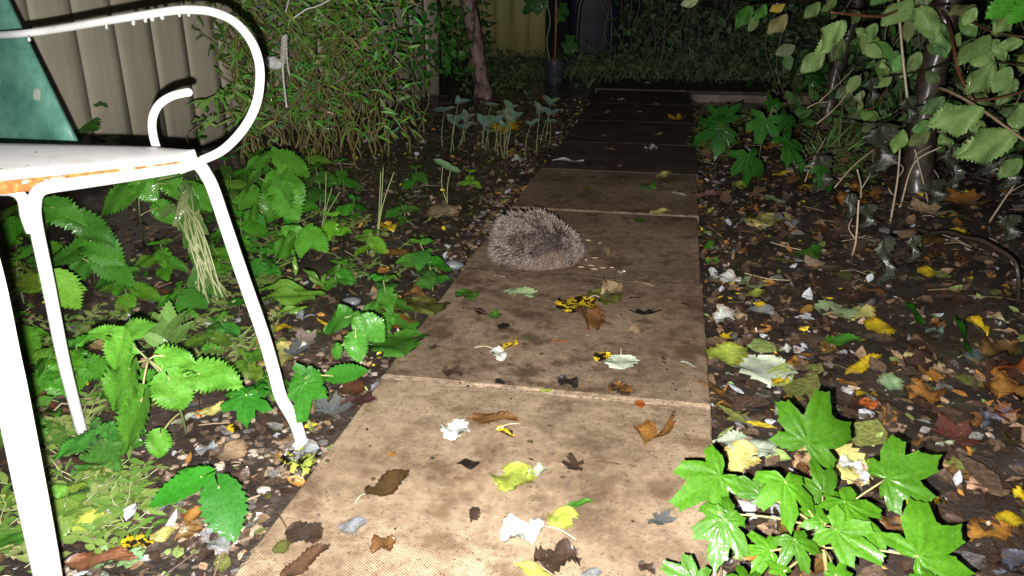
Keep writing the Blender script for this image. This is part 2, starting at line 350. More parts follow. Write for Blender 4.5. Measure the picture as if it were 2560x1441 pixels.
# ---------------------------------------------------------------- fences
def woodmat(name, a, b, alg):
    m, t, bs = newmat(name); tc = N(t, 'ShaderNodeTexCoord'); mp = N(t, 'ShaderNodeMapping'); mp.inputs['Scale'].default_value = (30, 30, 1.6); wp = worldco(t); t.links.new(wp, mp.inputs[0])
    g = noi(t, mp.outputs[0], 1, 5, .6); c = ramp(t, g, [(.3, a), (.7, b)])
    oi = N(t, 'ShaderNodeObjectInfo'); c = mix(t, c, mix(t, c, (.86, .87, .84), 1, 'MULTIPLY'), oi.outputs['Random'])
    c = mix(t, c, alg, ramp(t, noi(t, wp, 5, 5), [(.5, 0.0), (.75, .6)]))
    t.links.new(c, bs.inputs['Base Color']); bs.inputs['Roughness'].default_value = .6; bump(t, bs, g, .35, .004); return m
m_fence = woodmat('fence_board', (.56, .49, .375), (.68, .61, .48), (.47, .43, .3)); m_back = woodmat('olive_board', (.36, .33, .11), (.5, .46, .17), (.26, .27, .09))
m_conc, t, bs = newmat('gravel_board'); wp = worldco(t)
t.links.new(ramp(t, noi(t, wp, 6, 6, .65), [(.3, (.40, .335, .265)), (.7, (.50, .42, .34))]), bs.inputs['Base Color']); bs.inputs['Roughness'].default_value = .75; bump(t, bs, noi(t, wp, 160, 4), .35, .003)
def fence(name, A, B, h0, h1, bw, mat, label, gravel=True, group=None):
    A = Vector(A); B = Vector(B); d = (B-A); ln = d.length; d /= ln; nrm = Vector((d.y, -d.x, 0))
    base = A+Vector((0, 0, -.05)); root = empty(name, base, label, 'fence', group)
    n = int(ln/bw); me = []
    for s in range(5):
        mb = MB(); rnd = random.Random(s); q = []
        for z in (0, .4, .8, 1.2, h1-h0):
            wob = rnd.uniform(-.003, .003)
            q.append([mb.vert((x, y+wob, z)) for x, y in ((0, .0), (bw*.2, -.0022), (bw*.45, -.0036-.001*rnd.random()), (bw*.75, -.0026), (bw*1.0, .0), (bw*1.0, .012), (0, .012))])
        for a, b in zip(q, q[1:]):
            for k in range(7): mb.f.append((a[k], a[(k+1) % 7], b[(k+1) % 7], b[k]))
        mb.f.append(tuple(q[-1])); mb.f.append(tuple(reversed(q[0])))
        me.append(mb.mesh('board', mat, True))
    rot = Matrix(((d.x, -nrm.x, 0, 0), (d.y, -nrm.y, 0, 0), (0, 0, 1, 0), (0, 0, 0, 1)))
    for i in range(n):
        ob('board', me[i % 5], root, loc(Matrix.Translation(A+d*(i*bw)+Vector((0, 0, h0+U(-.004, .004)))) @ rot, base))
    if gravel:
        k = int(ln/1.85)+1
        for i in range(k):
            gl = min(1.84, ln-i*1.85)
            if gl < .05: continue
            mb = MB(); mb.box(loc(Matrix.Translation(A+d*(i*1.85+gl/2)+Vector((0, 0, h0/2-.06))) @ rot, base) @ Matrix.Translation((0, .019, 0)), gl, .045, h0+.11); ob('gravel_board', mb.mesh('gravel_board', m_conc, False), root)
    for i in range(int(ln/1.85)+1):
        mb = MB(); mb.box(loc(Matrix.Translation(A+d*(i*1.85)+Vector((0, 0, h1/2))) @ rot, base) @ Matrix.Translation((0, .07, 0)), .1, .1, h1+.1); ob('post', mb.mesh('post', m_conc if gravel else mat, False), root)
    return root
fence('board_fence', (-3.1, .5, 0), (-.42, 5.55, 0), -.04, 1.7, .17, m_fence, 'weathered beige board fence with soft vertical ridges behind the bench', False)
fence('board_fence', (-.75, 7.55, 0), (.42, 7.5, 0), .03, 1.7, .15, m_back, 'olive yellow board fence at the far end beside the dark bin', False)
# =================================================================================================== BENCH
m_white, t, bs = newmat('white_enamel'); wp = worldco(t)
c = mix(t, (.80, .80, .78), (.62, .60, .56), ramp(t, noi(t, wp, 22, 5), [(.5, 0.0), (.8, .7)]))
c = mix(t, c, (.12, .09, .07), ramp(t, noi(t, wp, 75, 5, .7), [(.655, 0.0), (.68, .9)])); t.links.new(c, bs.inputs['Base Color'])
bs.inputs['Roughness'].default_value = .35; bump(t, bs, noi(t, wp, 90, 3), .12, .002)
m_rust, t, bs = newmat('rusty_enamel'); wp = worldco(t)
mp = N(t, 'ShaderNodeMapping'); mp.inputs['Scale'].default_value = (1, 1, 2.2); t.links.new(wp, mp.inputs[0])
rf = ramp(t, noi(t, mp.outputs[0], 26, 6, .68), [(.35, 0.0), (.47, 1.0)])
rc = ramp(t, noi(t, wp, 90, 5, .7), [(.3, (.14, .035, .008)), (.55, (.46, .15, .03)), (.75, (.62, .36, .16))])
t.links.new(mix(t, (.78, .77, .74), rc, rf), bs.inputs['Base Color']); t.links.new(ramp(t, rf, [(0, .35), (1, .85)]), bs.inputs['Roughness']); bump(t, bs, rf, -.4, .0015)
m_gpaint, t, bs = newmat('green_paint'); wp = worldco(t)
c = ramp(t, noi(t, wp, 16, 6, .62), [(.28, (.035, .13, .095)), (.5, (.085, .235, .175)), (.72, (.15, .33, .26))])
c = mix(t, c, (.02, .07, .05), ramp(t, noi(t, wp, 130, 3), [(.66, 0.0), (.72, .7)])); t.links.new(c, bs.inputs['Base Color']); bs.inputs['Roughness'].default_value = .45; bump(t, bs, noi(t, wp, 140, 4), .3, .002)
foot = at(757, 1118, -.012)
bench = empty('garden_bench', foot, 'white tubular metal garden bench with green back panel and rusty seat edge', 'bench')
def T(pts, r, n=14, parent=bench, name='tube', mat=m_white, smooth=6):
    P = spline([az(*p) if not isinstance(p, Vector) else p for p in pts], smooth); mb = MB(); mb.tube(P, r, n); b0 = parent.location
    mb.v = [tuple(Vector(v)-b0) for v in mb.v]; return ob(name, mb.mesh(name, mat), parent)
arm = T([(-60, 90, 1.52), (40, 86, 1.43), (133, 75, 1.40), (283, 50, 1.34), (426, 28, 1.28), (483, 25, 1.26), (533, 31, 1.24), (586, 55, 1.225), (626, 100, 1.21), (646, 150, 1.205), (650, 200, 1.20), (640, 262, 1.205), (609, 322, 1.21), (558, 375, 1.22), (498, 404, 1.235)], .0068, 16, name='armrest')
scroll = T([(392, 372, 1.325), (384, 345, 1.325), (380, 315, 1.32), (384, 287, 1.32), (400, 260, 1.315), (430, 241, 1.31), (466, 232, 1.305), (471, 231.5, 1.305)], .0069, 16, name='arm_scroll')
mb = MB()
e = az(471, 231.5, 1.305)-foot
for i in range(6):
    pass
mb.lathe([(.0001, .0069)]+[(.0069*math.cos(a*math.pi/12), .0069*math.sin(a*math.pi/12)) for a in range(5, -7, -1)], 14, e); ob('end_cap', mb.mesh('end_cap', m_white), scroll)
lf = T([(445, 421, 1.205), (485, 408, 1.215), (500, 416, 1.217), (515, 437, 1.22), (533, 473, 1.222), (563, 562, 1.225), (603, 680, 1.23), (658, 838, 1.238), (685, 930, 1.245), (702, 992, 1.25), (736, 1052, 1.256), foot+Vector((0, 0, .004))], .0098, name='leg')
mb = MB(); mb.lathe([(.0001, .013), (.010, .012), (.0165, .006), (.0175, .0), (.016, -.006), (.0001, -.007)], 16); ob('foot_pad', mb.mesh('foot_pad', m_white), lf)
T([(452, 419, 1.206), (331, 438, 1.15), (200, 457, 1.095), (135, 466, 1.07), (105, 473, 1.06), (91, 487, 1.058), (86, 510, 1.06), (89, 560, 1.072), (121, 713, 1.12), (162, 915, 1.20), at(209, 1097, -.02)], .0088, name='leg')
T([(-260, 476, 1.14), (-120, 474, 1.12), (0, 476, 1.092), (28, 478, 1.085), (48, 487, 1.078), (60, 505, 1.076), (66, 540, 1.08), (80, 580, 1.09)], .0078, name='leg_brace')
T([(-258, 475, 1.14), (-275, 520, 1.14), (-270, 640, 1.16), at(-250, 1000, -.02)], .0088, name='leg')
# seat: pressed sheet with a rolled lip
mb = MB()
front = [(490, 386, 1.225), (455, 398, 1.205), (380, 409, 1.17), (300, 418, 1.135), (150, 434, 1.08), (0, 449, 1.035), (-200, 470, .98), (-420, 495, .93)]
crest = [(484, 377, 1.245), (445, 372, 1.255), (372, 367, 1.245), (300, 364, 1.225), (150, 361, 1.19), (0, 358, 1.16), (-200, 354, 1.12), (-420, 350, 1.08)]
back = [(482, 380, 1.26), (440, 376, 1.30), (370, 372, 1.36), (300, 368, 1.41), (150, 364, 1.50), (0, 360, 1.58), (-200, 355, 1.69), (-420, 350, 1.81)]
F_ = spline([az(*p) for p in front], 5); B_ = spline([az(*p) for p in back], 5); C_ = spline([az(*p) for p in crest], 5); rows = []
for a, b, cr in zip(F_, B_, C_):
    dn = (cr-a).normalized(); q = []
    P_ = [a+dn*.006+Vector((0, 0, -.0155)), a+Vector((0, 0, -.014)), a-dn*.004+Vector((0, 0, -.008)), a, a*.8+cr*.2+Vector((0, 0, .0035)), a*.5+cr*.5+Vector((0, 0, .005)), a*.15+cr*.85+Vector((0, 0, .002)), cr, cr*.93+b*.07+Vector((0, 0, -.004)), cr*.5+b*.5+Vector((0, 0, -.012)), b, b+Vector((0, 0, -.014))]
    rows.append([mb.vert(p-foot) for p in P_])
for a, b in zip(rows, rows[1:]):
    for k in range(11): mb.f.append((a[k], a[k+1], b[k+1], b[k]))
mb.f.append(tuple(rows[0])); mb.f.append(tuple(reversed(rows[-1])))
seat = ob('seat', mb.mesh('seat', m_white), bench)
mb = MB(); rows = []
for i, a in enumerate(F_[2:]):
    b = B_[i+2]; dn = (b-a).normalized(); ww = .0072*(1-.55*max(0, 1-i/4))
    rows.append([mb.vert(a-dn*.0052+Vector((0, 0, z))-foot-dn*(.0022 if abs(z+.013) < .006 else 0)) for z in (-.0155-ww*.5, -.013-ww*.2, -.010, -.006+ww*.2, -.004+ww*.35)])
for a, b in zip(rows, rows[1:]):
    for k in range(4): mb.f.append((a[k], b[k], b[k+1], a[k+1]))
o = ob('rusty_rim', mb.mesh('rusty_rim', m_rust), seat); o['label'] = 'rust-stained front lip of the seat'
# back panel
mb = MB(); q = [az(192, 358, 1.50), az(-420, 344, 1.86), az(-640, -420, 2.02), az(-190, -430, 1.66)]
nrm = (q[1]-q[0]).cross(q[3]-q[0]).normalized()
if nrm.y > 0: nrm = -nrm
m_ = 14; G = []
for j in range(m_+1):
    r_ = []
    for i in range(m_+1):
        u, v = i/m_, j/m_; p = (q[0]*(1-u)+q[1]*u)*(1-v)+(q[3]*(1-u)+q[2]*u)*v
        ed = min(u, 1-u, v, 1-v)*m_; r_.append((p-foot, min(1, ed)))
    G.append(r_)
idx = [[mb.vert(p+nrm*(.004+.003*e_)+Vector((0, 0, .0015*math.sin(17*i_+5*j_)))) for i_, (p, e_) in enumerate(r_)] for j_, r_ in enumerate(G)]
bk = [[mb.vert(p-nrm*.006) for p, e_ in r_] for r_ in G]
for j in range(m_):
    for i in range(m_):
        mb.f.append((idx[j][i], idx[j][i+1], idx[j+1][i+1], idx[j+1][i])); mb.f.append((bk[j][i], bk[j+1][i], bk[j+1][i+1], bk[j][i+1]))
for i in range(m_):
    for A_, B2 in (((0, i), (0, i+1)), ((m_, i+1), (m_, i)), ((i+1, 0), (i, 0)), ((i, m_), (i+1, m_))):
        mb.f.append((idx[A_[0]][A_[1]], bk[A_[0]][A_[1]], bk[B2[0]][B2[1]], idx[B2[0]][B2[1]]))
panel = ob('backrest', mb.mesh('backrest', m_gpaint), bench); panel['label'] = 'mottled green painted back panel'
mb = MB(); ch = az(103, 238, 1.485)-foot; tx = (q[0]-q[1]).normalized(); ty = nrm.cross(tx)
# paint chip lying just proud of the panel
den = ray(103, 238); tt = ((q[0]-CO).dot(nrm))/den.dot(nrm); ch = CO+den*tt-foot+nrm*.0085
ring = [mb.vert(ch+(tx*math.cos(a)+ty*math.sin(a))*(.0135*(.7+.45*abs(noise.noise(Vector((math.cos(a)*2, math.sin(a)*2, 4)))))+U(0, .003))) for a in [k*2*math.pi/18 for k in range(18)]]
cc = mb.vert(ch+nrm*.001)
for k in range(18): mb.f.append((cc, ring[k], ring[(k+1) % 18]))
m_chip, t, bs = newmat('bare_patch'); bs.inputs['Base Color'].default_value = (.42, .44, .38, 1); bs.inputs['Roughness'].default_value = .6
ob('paint_chip', mb.mesh('paint_chip', m_chip), panel)
m_drop, t, bs = newmat('water_drop'); bs.inputs['Base Color'].default_value = (.9, .92, .92, 1); bs.inputs['Roughness'].default_value = .05; bs.inputs['Transmission Weight'].default_value = .6
for x, y in ((72, 98), (266, 67), (333, 57), (363, 50), (380, 47), (405, 43), (448, 36), (471, 35)):
    mb = MB(); p = az(x, y-1, 1.29 if x > 300 else 1.35)-foot; r = U(.0022, .0036)
    mb.lathe([(.0001, .0045), (r*.8, .001), (r, -.002), (r*.75, -.0045), (.0001, -.0055)], 10, p); ob('water_drop', mb.mesh('water_drop', m_drop), arm)
# second chair, almost wholly outside the frame
b2 = at(152, 1610, -.02)
chair = empty('garden_chair', b2, 'white metal chair leg closest to the camera at the left edge', 'chair')
def T2(pts, r, name): return T(pts, r, 14, chair, name)
l2 = T2([(-75, 560, .475), (-30, 720, .5), (5, 880, .525), (42, 1050, .552), (120, 1441, .648), b2+Vector((0, 0, .004))], .0103, 'leg')
s0 = az(-75, 560, .475); s1 = Vector((-.74, .47, s0.z)); s2 = Vector((-.74, .10, s0.z)); 
T2([s1+Vector((0, .05, -s0.z-.015)), s1+Vector((0, .01, -.05)), s1+Vector((.02, 0, 0)), (s0+s1)/2, s0+Vector((-.02, 0, .004)), s0], .0103, 'leg')
mb = MB(); sx = (-.72, -.42); pts = []
for z in (.40, .416): pts.append([mb.vert(Vector((x, y, z))-b2) for x, y in ((-.73, .08), (-.46, .08), (-.42, .3), (-.44, .44), (-.73, .44))])
mb.f += [tuple(reversed(pts[0])), tuple(pts[1])]+[(pts[0][k], pts[0][(k+1) % 5], pts[1][(k+1) % 5], pts[1][k]) for k in range(5)]
ob('seat', mb.mesh('seat', m_white, False), chair)
# =================================================================================================== HEDGEHOG
hc = at(1337, 648, .008); HA, HB, HH = .107, .09, .112
m_hb, t, bs = newmat('hedgehog_skin'); wp = worldco(t)
t.links.new(ramp(t, noi(t, wp, 120, 3), [(.3, (.02, .014, .011)), (.7, (.05, .035, .027))]), bs.inputs['Base Color']); bs.inputs['Roughness'].default_value = .8
hog = empty('hedgehog', hc, 'curled grey-brown spiny hedgehog lying on the path slab', 'hedgehog')
def hogp(th, ph):
    k = max(0, math.cos(th-math.radians(8)))**10*.012 + max(0, math.cos(th+math.radians(40)))**24*.010*max(0, math.cos(ph*2.2))
    low = .93+.07*math.sin(min(1, ph/.6)*math.pi/2)
    cr = max(0, math.cos(ph))**.72
    x = (HA+k)*cr*math.cos(th)*low; y = (HB+k*.5)*cr*math.sin(th)*low; z = HH*max(0, math.sin(ph))**.92
    z *= 1-.17*max(0, math.cos(th+.25))*cr; x -= .012*math.sin(ph)
    return Vector((x, y, z))
mb = MB(); rows = []
for j in range(15):
    ph = -.12+j*(math.pi/2+.12)/14; rows.append([mb.vert(hogp(i*2*math.pi/40, max(ph, 0))+Vector((0, 0, min(ph, 0)*.03)), (1, 1, 1)) for i in range(40)])
for a, b in zip(rows, rows[1:]):
    for i in range(40): mb.f.append((a[i], a[(i+1) % 40], b[(i+1) % 40], b[i]))
mb.f.append(tuple(rows[-1])); mb.f.append(tuple(reversed(rows[0])))
ob('body', mb.mesh('body', m_hb), hog)
m_quill = vcmat('quill', rough=.45, wet=.15, bk=0, mott=.1); mb = MB(); hrnd = random.Random(3)
crown = hogp(math.radians(-15), .75)
def hogn(th, ph):
    a = hogp(th+.03, ph)-hogp(th-.03, ph); b_ = hogp(th, min(1.5, ph+.03))-hogp(th, ph-.03); n = a.cross(b_); return n.normalized() if n.length > 1e-9 else Vector((0, 0, 1))
for i in range(3600):
    th = hrnd.uniform(-math.pi, math.pi); ph = math.asin(hrnd.random()**.92)*1.0
    if ph > 1.5: continue
    fr = max(0, math.cos(th+math.radians(42)))          # face side keeps a fur skirt low down
    if ph < .06+.13*fr**2: continue
    p = hogp(th, ph); n = hogn(th, ph); sw = p-crown; sw -= n*sw.dot(n); sw = sw.normalized() if sw.length > 1e-5 else Vector((1, 0, 0))
    clump = Vector((noise.noise(p*38), noise.noise(p*38+Vector((9, 0, 0))), noise.noise(p*38+Vector((0, 9, 0)))))
    d = (n*hrnd.uniform(.5, .85)+sw*.7+clump*1.5+Vector((hrnd.uniform(-.25, .25), hrnd.uniform(-.25, .25), hrnd.uniform(-.2, .25)))).normalized()
    L = hrnd.uniform(.020, .028); r = hrnd.uniform(.0009, .0013); g = hrnd.uniform(.65, 1.2)
    if p.z + d.z*L < .003: d.z = abs(d.z)*.2; d.normalize()
    q0 = p-n*.001; pale = (.37*g, .295*g, .25*g); dk = (.05*g, .035*g, .03*g)
    mb.tube([q0, q0+d*(L*.45), q0+d*(L*.7)+n*.0006, q0+d*(L*.86)+n*.0008, q0+d*L+n*.001], [r, r, r*.95, r*.8, r*.15], 4, [(.05*g, .035*g, .028*g), (.09*g, .065*g, .055*g), pale, dk, (.50*g, .42*g, .365*g)], False)
o = ob('spines', mb.mesh('spines', m_quill), hog); o['kind'] = 'stuff'
m_fur = vcmat('hedgehog_fur', rough=.6, wet=.05, bk=0, mott=.1); mb = MB()
for i in range(2600):
    th = -math.radians(42)+hrnd.gauss(0, .62); fr = max(0, math.cos(th+math.radians(42))); ph = hrnd.uniform(.0, .16+.34*fr**2)
    p = hogp(th, ph); n = hogn(th, max(ph, .05)); d = (n*.5+Vector((hrnd.uniform(-.3, .3), hrnd.uniform(-.3, .3), -hrnd.uniform(.3, .9)))+Vector((-.25, 0, 0))).normalized(); L = hrnd.uniform(.011, .02)
    if p.z+d.z*L < .001: d.z = -max(0, (p.z-.001))/L
    g = hrnd.uniform(.75, 1.2); k = (.22*g, .16*g, .12*g)
    mb.tube([p, p+d*L*.6+n*.001, p+d*L], [.0006, .0005, .0001], 3, [tuple(q_*.6 for q_ in k), k, k], False)
o = ob('fur_skirt', mb.mesh('fur_skirt', m_fur), hog); o['kind'] = 'stuff'; o['label'] = 'paler brown fur along the lower front edge'
mb = MB(); pn = hogp(-math.radians(40), .05)*1.05+Vector((0, 0, .004))
mb.lathe([(.0001, .007), (.005, .005), (.0065, 0), (.005, -.005), (.0001, -.0065)], 12, pn); m_nose, t, bs = newmat('nose'); bs.inputs['Base Color'].default_value = (.05, .042, .04, 1); bs.inputs['Roughness'].default_value = .3
ob('nose', mb.mesh('nose', m_nose), hog)
# =================================================================================================== TREES, TRUNKS
m_bark, t, bs = newmat('wet_bark'); wp = worldco(t)
t.links.new(ramp(t, noi(t, wp, 30, 6), [(.3, (.022, .015, .011)), (.7, (.085, .058, .042))]), bs.inputs['Base Color']); bs.inputs['Roughness'].default_value = .28; bs.inputs['Coat Weight'].default_value = .5; bs.inputs['Coat Roughness'].default_value = .24
b = bump(t, None, noi(t, wp, 60, 5), .5, .006); bump(t, bs, noi(t, wp, 350, 3), .8, .003, b)
m_bark2, t, bs = newmat('flaky_bark'); wp = worldco(t); mp = N(t, 'ShaderNodeMapping'); mp.inputs['Scale'].default_value = (1, 1, .45); t.links.new(wp, mp.inputs[0])
t.links.new(ramp(t, noi(t, mp.outputs[0], 22, 6, .7), [(.42, (.05, .032, .026)), (.52, (.26, .17, .14)), (.66, (.36, .27, .23))]), bs.inputs['Base Color']); bs.inputs['Roughness'].default_value = .7; bump(t, bs, noi(t, mp.outputs[0], 60, 5), .7, .01)
m_twig = vcmat('twig', rough=.4, wet=.35, bumps=200, mott=.4)
def trunk_pts(P, zbase, ztop): n = len(P); return [az(x, y, zbase+(ztop-zbase)*(1-(y-P[-1][1])/(P[0][1]-P[-1][1]))) for x, y in P]
def treeobj(name, P, zb, zt, rb, rt, mat, label):
    pts = trunk_pts(P, zb, zt); g = pts[0]; g.z = gz(g.x, g.y)-.02; d = (pts[-1]-pts[-3]).normalized()
    for k in range(1, 6): pts.append(pts[-1]+(d+Vector((U(-.05, .05), U(-.05, .05), .1))).normalized()*.3)
    S = spline(pts, 8); n = len(S); root = empty(name, g, label, 'tree'); mb = MB(); rad = []
    for i in range(n):
        k = i/(n-1); rad.append((rb+(rt-rb)*min(1, k*1.8))*(1+.55*max(0, 1-k*9)**2)*(1-.5*max(0, k-.55)))
    mb.tube([p-g+Vector((noise.noise(p*6), noise.noise(p*6+Vector((5, 0, 0))), 0))*.006 for p in S], rad, 18)
    for i, v in enumerate(mb.v):
        V = Vector(v); mb.v[i] = tuple(V+Vector((1, 1, 0))*(noise.noise(V*25)*.004))
    ob('trunk', mb.mesh('trunk', mat), root)
    top = S[-1]
    for k in range(4):
        a = U(0, 6.28); p = top-Vector((0, 0, U(0, .5))); q = [p]
        for j in range(5): q.append(q[-1]+Vector((math.cos(a)*.22, math.sin(a)*.22, .2))+rv(.05))
        mb = MB(); mb.tube([x-g for x in spline(q, 4)], [.02*(1-.9*i/20) for i in range(21)], 8); ob('limb', mb.mesh('limb', mat), root)
    return root, g
treeR, gR = treeobj('elm_tree', [(2294, 470), (2298, 389), (2307, 311), (2330, 194), (2353, 97), (2368, 12)], 2.93, 2.72, .052, .043, m_bark, 'wet dark tree trunk with pale low leaves at the right')
tree2, g2 = treeobj('elm_tree', [(2060, 300), (2073, 264), (2089, 187), (2112, 117), (2139, 12)], 4.2, 4.05, .04, .036, m_bark, 'thinner wet trunk leaning right, behind the large right trunk')
tree3, g3 = treeobj('fruit_tree', [(1210, 236), (1203, 204), (1192, 136), (1182, 68), (1172, 10)], 5.2, 4.95, .055, .046, m_bark2, 'flaky pinkish brown trunk beside the olive fence')
BR = dict(red=(.17, .06, .035), dark=(.05, .035, .026), tan=(.42, .31, .2))
def twig(root, g, P, r, c, name='branch', mat=None, taper=.45):
    S = spline([az(*p) if not isinstance(p, Vector) else p for p in P], 6); n = len(S); mb = MB(); mb.tube([p-g for p in S], [r*(1-taper*i/(n-1)) for i in range(n)], 6, c); return ob(name, mb.mesh(name, mat or m_twig), root)
for P, r, c in (([(2375, 10, 2.65), (2322, 14, 2.4), (2263, 20, 2.25), (2205, 41, 2.15), (2140, 38, 2.1), (2077, 31, 2.05)], .0055, 'red'),
                ([(2358, 30, 2.66), (2372, 60, 2.4), (2384, 117, 2.25), (2399, 187, 2.2), (2434, 253, 2.15)], .0065, 'red'),
                ([(2330, 168, 2.72), (2322, 171, 2.6), (2380, 158, 2.35), (2419, 153, 2.25), (2520, 159, 2.1), (2600, 175, 2.0)], .0045, 'dark'),
                ([(2330, 172, 2.72), (2270, 184, 2.55), (2205, 194, 2.45)], .0035, 'dark'),
                ([(2316, 250, 2.75), (2340, 228, 2.45), (2357, 223, 2.3), (2438, 264, 2.15), (2559, 350, 2.0), (2660, 420, 1.9)], .0055, 'tan'),
                ([(2312, 262, 2.78), (2275, 268, 2.6), (2205, 307, 2.5), (2159, 311, 2.5), (2096, 303, 2.5)], .004, 'dark'),
                ([(2434, 253, 2.15), (2500, 245, 2.05), (2570, 225, 1.95)], .004, 'red'),
                ([(2368, 20, 2.66), (2440, 60, 2.3), (2500, 85, 2.1), (2600, 95, 1.9)], .005, 'red')):
    twig(treeR, gR, P, r, BR[c])
o = empty('fallen_branch', at(2545, 760, -.02)); tag(o, 'bent dark bare branch arching low at the right edge', 'branch')
twig(o, o.location, [(2227, 576, 2.25), (2290, 573, 2.15), (2324, 582, 2.1), (2370, 580, 2.04), (2411, 593, 1.98), (2450, 600, 1.93), (2480, 615, 1.9), (2532, 649, 1.85), (2546, 694, 1.84), at(2545, 760, -.02)], .0034, BR['dark'], 'limb', taper=-.6)
twig(o, o.location, [(2324, 581, 2.1), (2280, 610, 2.05), (2230, 640, 2.02), (2190, 655, 2.0)], .004, BR['dark'], 'side_twig')
TW = random.Random(5)
for k in range(20):
    x = TW.uniform(1980, 2560); y = TW.uniform(180, 480); a = TW.uniform(-1.2, 1.2); l = TW.uniform(60, 190); Z = TW.uniform(2.3, 2.75); x1 = x+l*math.cos(a); y1 = y-abs(l*math.sin(a))
    twig(treeR, gR, [(x, y, Z), ((x+x1)/2+TW.uniform(-12, 12), (y+y1)/2+TW.uniform(-14, 14), Z), (x1, y1, Z)], TW.uniform(.0012, .0024), BR[TW.choice(['red', 'dark', 'tan', 'tan'])], 'twig')
PALE = (.19, .30, .10)
def pleaf(root, g, x0, y0, x1, y1, Z, c=PALE, me=None, tilt=0, mat=None, wf=1.0, name='leaf'):
    a = az(x0, y0, Z); b_ = az(x1, y1, Z+tilt); d = b_-a; L = d.length
    up = (CO-a).normalized()+Vector((U(-.5, .5), U(-.3, .3), U(0, .7))); me = me or random.choice(ME_elm); k = U(.85, 1.15)
    return ob(name, me, root, loc(frame(a, d, up, L, L*wf), g), tuple(q_*k for q_ in c), mat)
for x0, y0, x1, y1, Z in ((2108, 55, 2050, 136, 2.1), (2283, 4, 2205, 56, 2.2), (2302, 15, 2340, 100, 2.3), (2475, 90, 2394, 152, 2.1), (2420, 134, 2495, 154, 2.12), (2485, 163, 2420, 228, 2.1), (2527, 168, 2486, 228, 2.1),
        (2456, 278, 2328, 304, 2.1), (2400, 266, 2368, 310, 2.12), (2538, 335, 2403, 388, 2.05), (2500, 325, 2440, 350, 2.15), (2556, 105, 2500, 116, 2.0), (2060, 130, 2005, 178, 2.5), (2163, 114, 2208, 142, 2.5), (2166, 92, 2140, 70, 2.5), (2205, 150, 2225, 182, 2.5),
        (2440, 20, 2410, 60, 2.0), (2480, 100, 2520, 150, 2.2), (2540, 200, 2500, 260, 2.3), (2560, 260, 2530, 330, 2.2), (2190, 60, 2165, 110, 2.6), (2400, 85, 2365, 120, 2.5), (2150, 190, 2120, 230, 2.7), (2420, 300, 2470, 330, 2.4), (2530, 30, 2485, 80, 2.1),
        (2230, 190, 2185, 215, 2.7), (2350, 330, 2390, 370, 2.6), (2555, 400, 2500, 440, 2.2), (2300, 130, 2275, 180, 2.75)):
    pleaf(treeR, gR, x0, y0, x1, y1, Z)
for k in range(46):
    x = U(2120, 2640); y = U(-60, 330); a = U(0, 6.28); l = U(45, 85); pleaf(treeR, gR, x, y, x+l*math.cos(a), y+abs(l*math.sin(a)), U(2.3, 3.1), tuple(q_*U(.55, 1) for q_ in PALE))
for x0, y0, x1, y1, Z, c in ((1894, 41, 1875, 78, 3.4, PALE), (1968, 39, 1920, 80, 3.2, (.3, .29, .12)), (2050, 8, 2012, 42, 3.2, PALE), (2090, 0, 2058, 28, 3.2, PALE), (1988, 116, 1940, 134, 3.4, (.22, .3, .16)), (1915, 12, 1888, 48, 3.3, (.08, .24, .04)), (1880, 15, 1842, 66, 3.4, (.06, .2, .03)), (1962, 12, 1925, 25, 3.3, (.5, .4, .06)), (1745, 0, 1704, 12, 3.0, (.3, .38, .2)),
        (2062, 130, 2010, 176, 3.6, (.16, .24, .13)), (2110, 100, 2080, 150, 3.7, PALE), (2030, 190, 2080, 205, 3.8, (.14, .2, .11)), (2150, 30, 2120, 60, 3.7, PALE)):
    pleaf(tree2, g2, x0, y0, x1, y1, Z, c)
for k in range(34):
    x = U(1900, 2560); y = U(90, 400); a = U(0, 6.28); l = U(28, 60); pleaf(tree2, g2, x, y, x+l*math.cos(a), y+abs(l*math.sin(a))*.8, U(3.2, 4.0), random.choice([(.07, .17, .04), (.1, .2, .06), (.15, .2, .1)]))
twig(tree2, g2, [(2139, 12, 4.0), (2060, 4, 3.6), (1960, 8, 3.3), (1880, 14, 3.35), (1745, -4, 3.05)], .005, BR['dark']); twig(tree2, g2, [(2120, 90, 4.0), (2060, 115, 3.7), (1985, 118, 3.4)], .004, BR['dark'])
for x0, y0, x1, y1, Z in ((2580, -25, 2470, 40, 1.35), (2600, 0, 2520, 55, 1.3)): pleaf(treeR, gR, x0, y0, x1, y1, Z, (.035, .15, .012), ME_nettle[0])
# =================================================================================================== CONTORTED WILLOW
ME_will = [leafmesh('willow_leaf', M_green, .15, 8, .0, .4, b_, .3, .0, 4, 100+i, twist=tw, wave=wv_) for i, (b_, tw, wv_) in enumerate(((.55, 1.2, .1), (.25, -1.5, .2), (.8, .5, .1), (-.4, 1.4, .15)))]
gW = at(820, 385, -.02)
willow = empty('contorted_willow', gW, 'dense contorted willow bush with narrow leaves and olive stems against the fence', 'willow')
WC = [(.19, .35, .07), (.13, .31, .05), (.25, .38, .14), (.09, .27, .035)]
SC = [(.19, .17, .045), (.12, .1, .035), (.24, .22, .07), (.21, .15, .05)]
spots = []
def wstem(p, h, lean, ph, r):
    q = [p]; k = int(h/.035); amp = U(.012, .028); f1 = U(1.0, 1.9)
    for i in range(1, k+1):
        z = h*i/k; q.append(p+Vector((lean.x*z*z/h+lean.x*z*.4+amp*math.sin(i*f1+ph)*(.4+i/k), lean.y*z+amp*math.cos(i*f1*.9+ph), z)))
    n = len(q); mb = MB(); mb.tube([x-gW for x in q], [r*(1-.6*i/(n-1)) for i in range(n)], 5, random.choice(SC)); ob('stem', mb.mesh('stem', m_twig), willow)
    return q
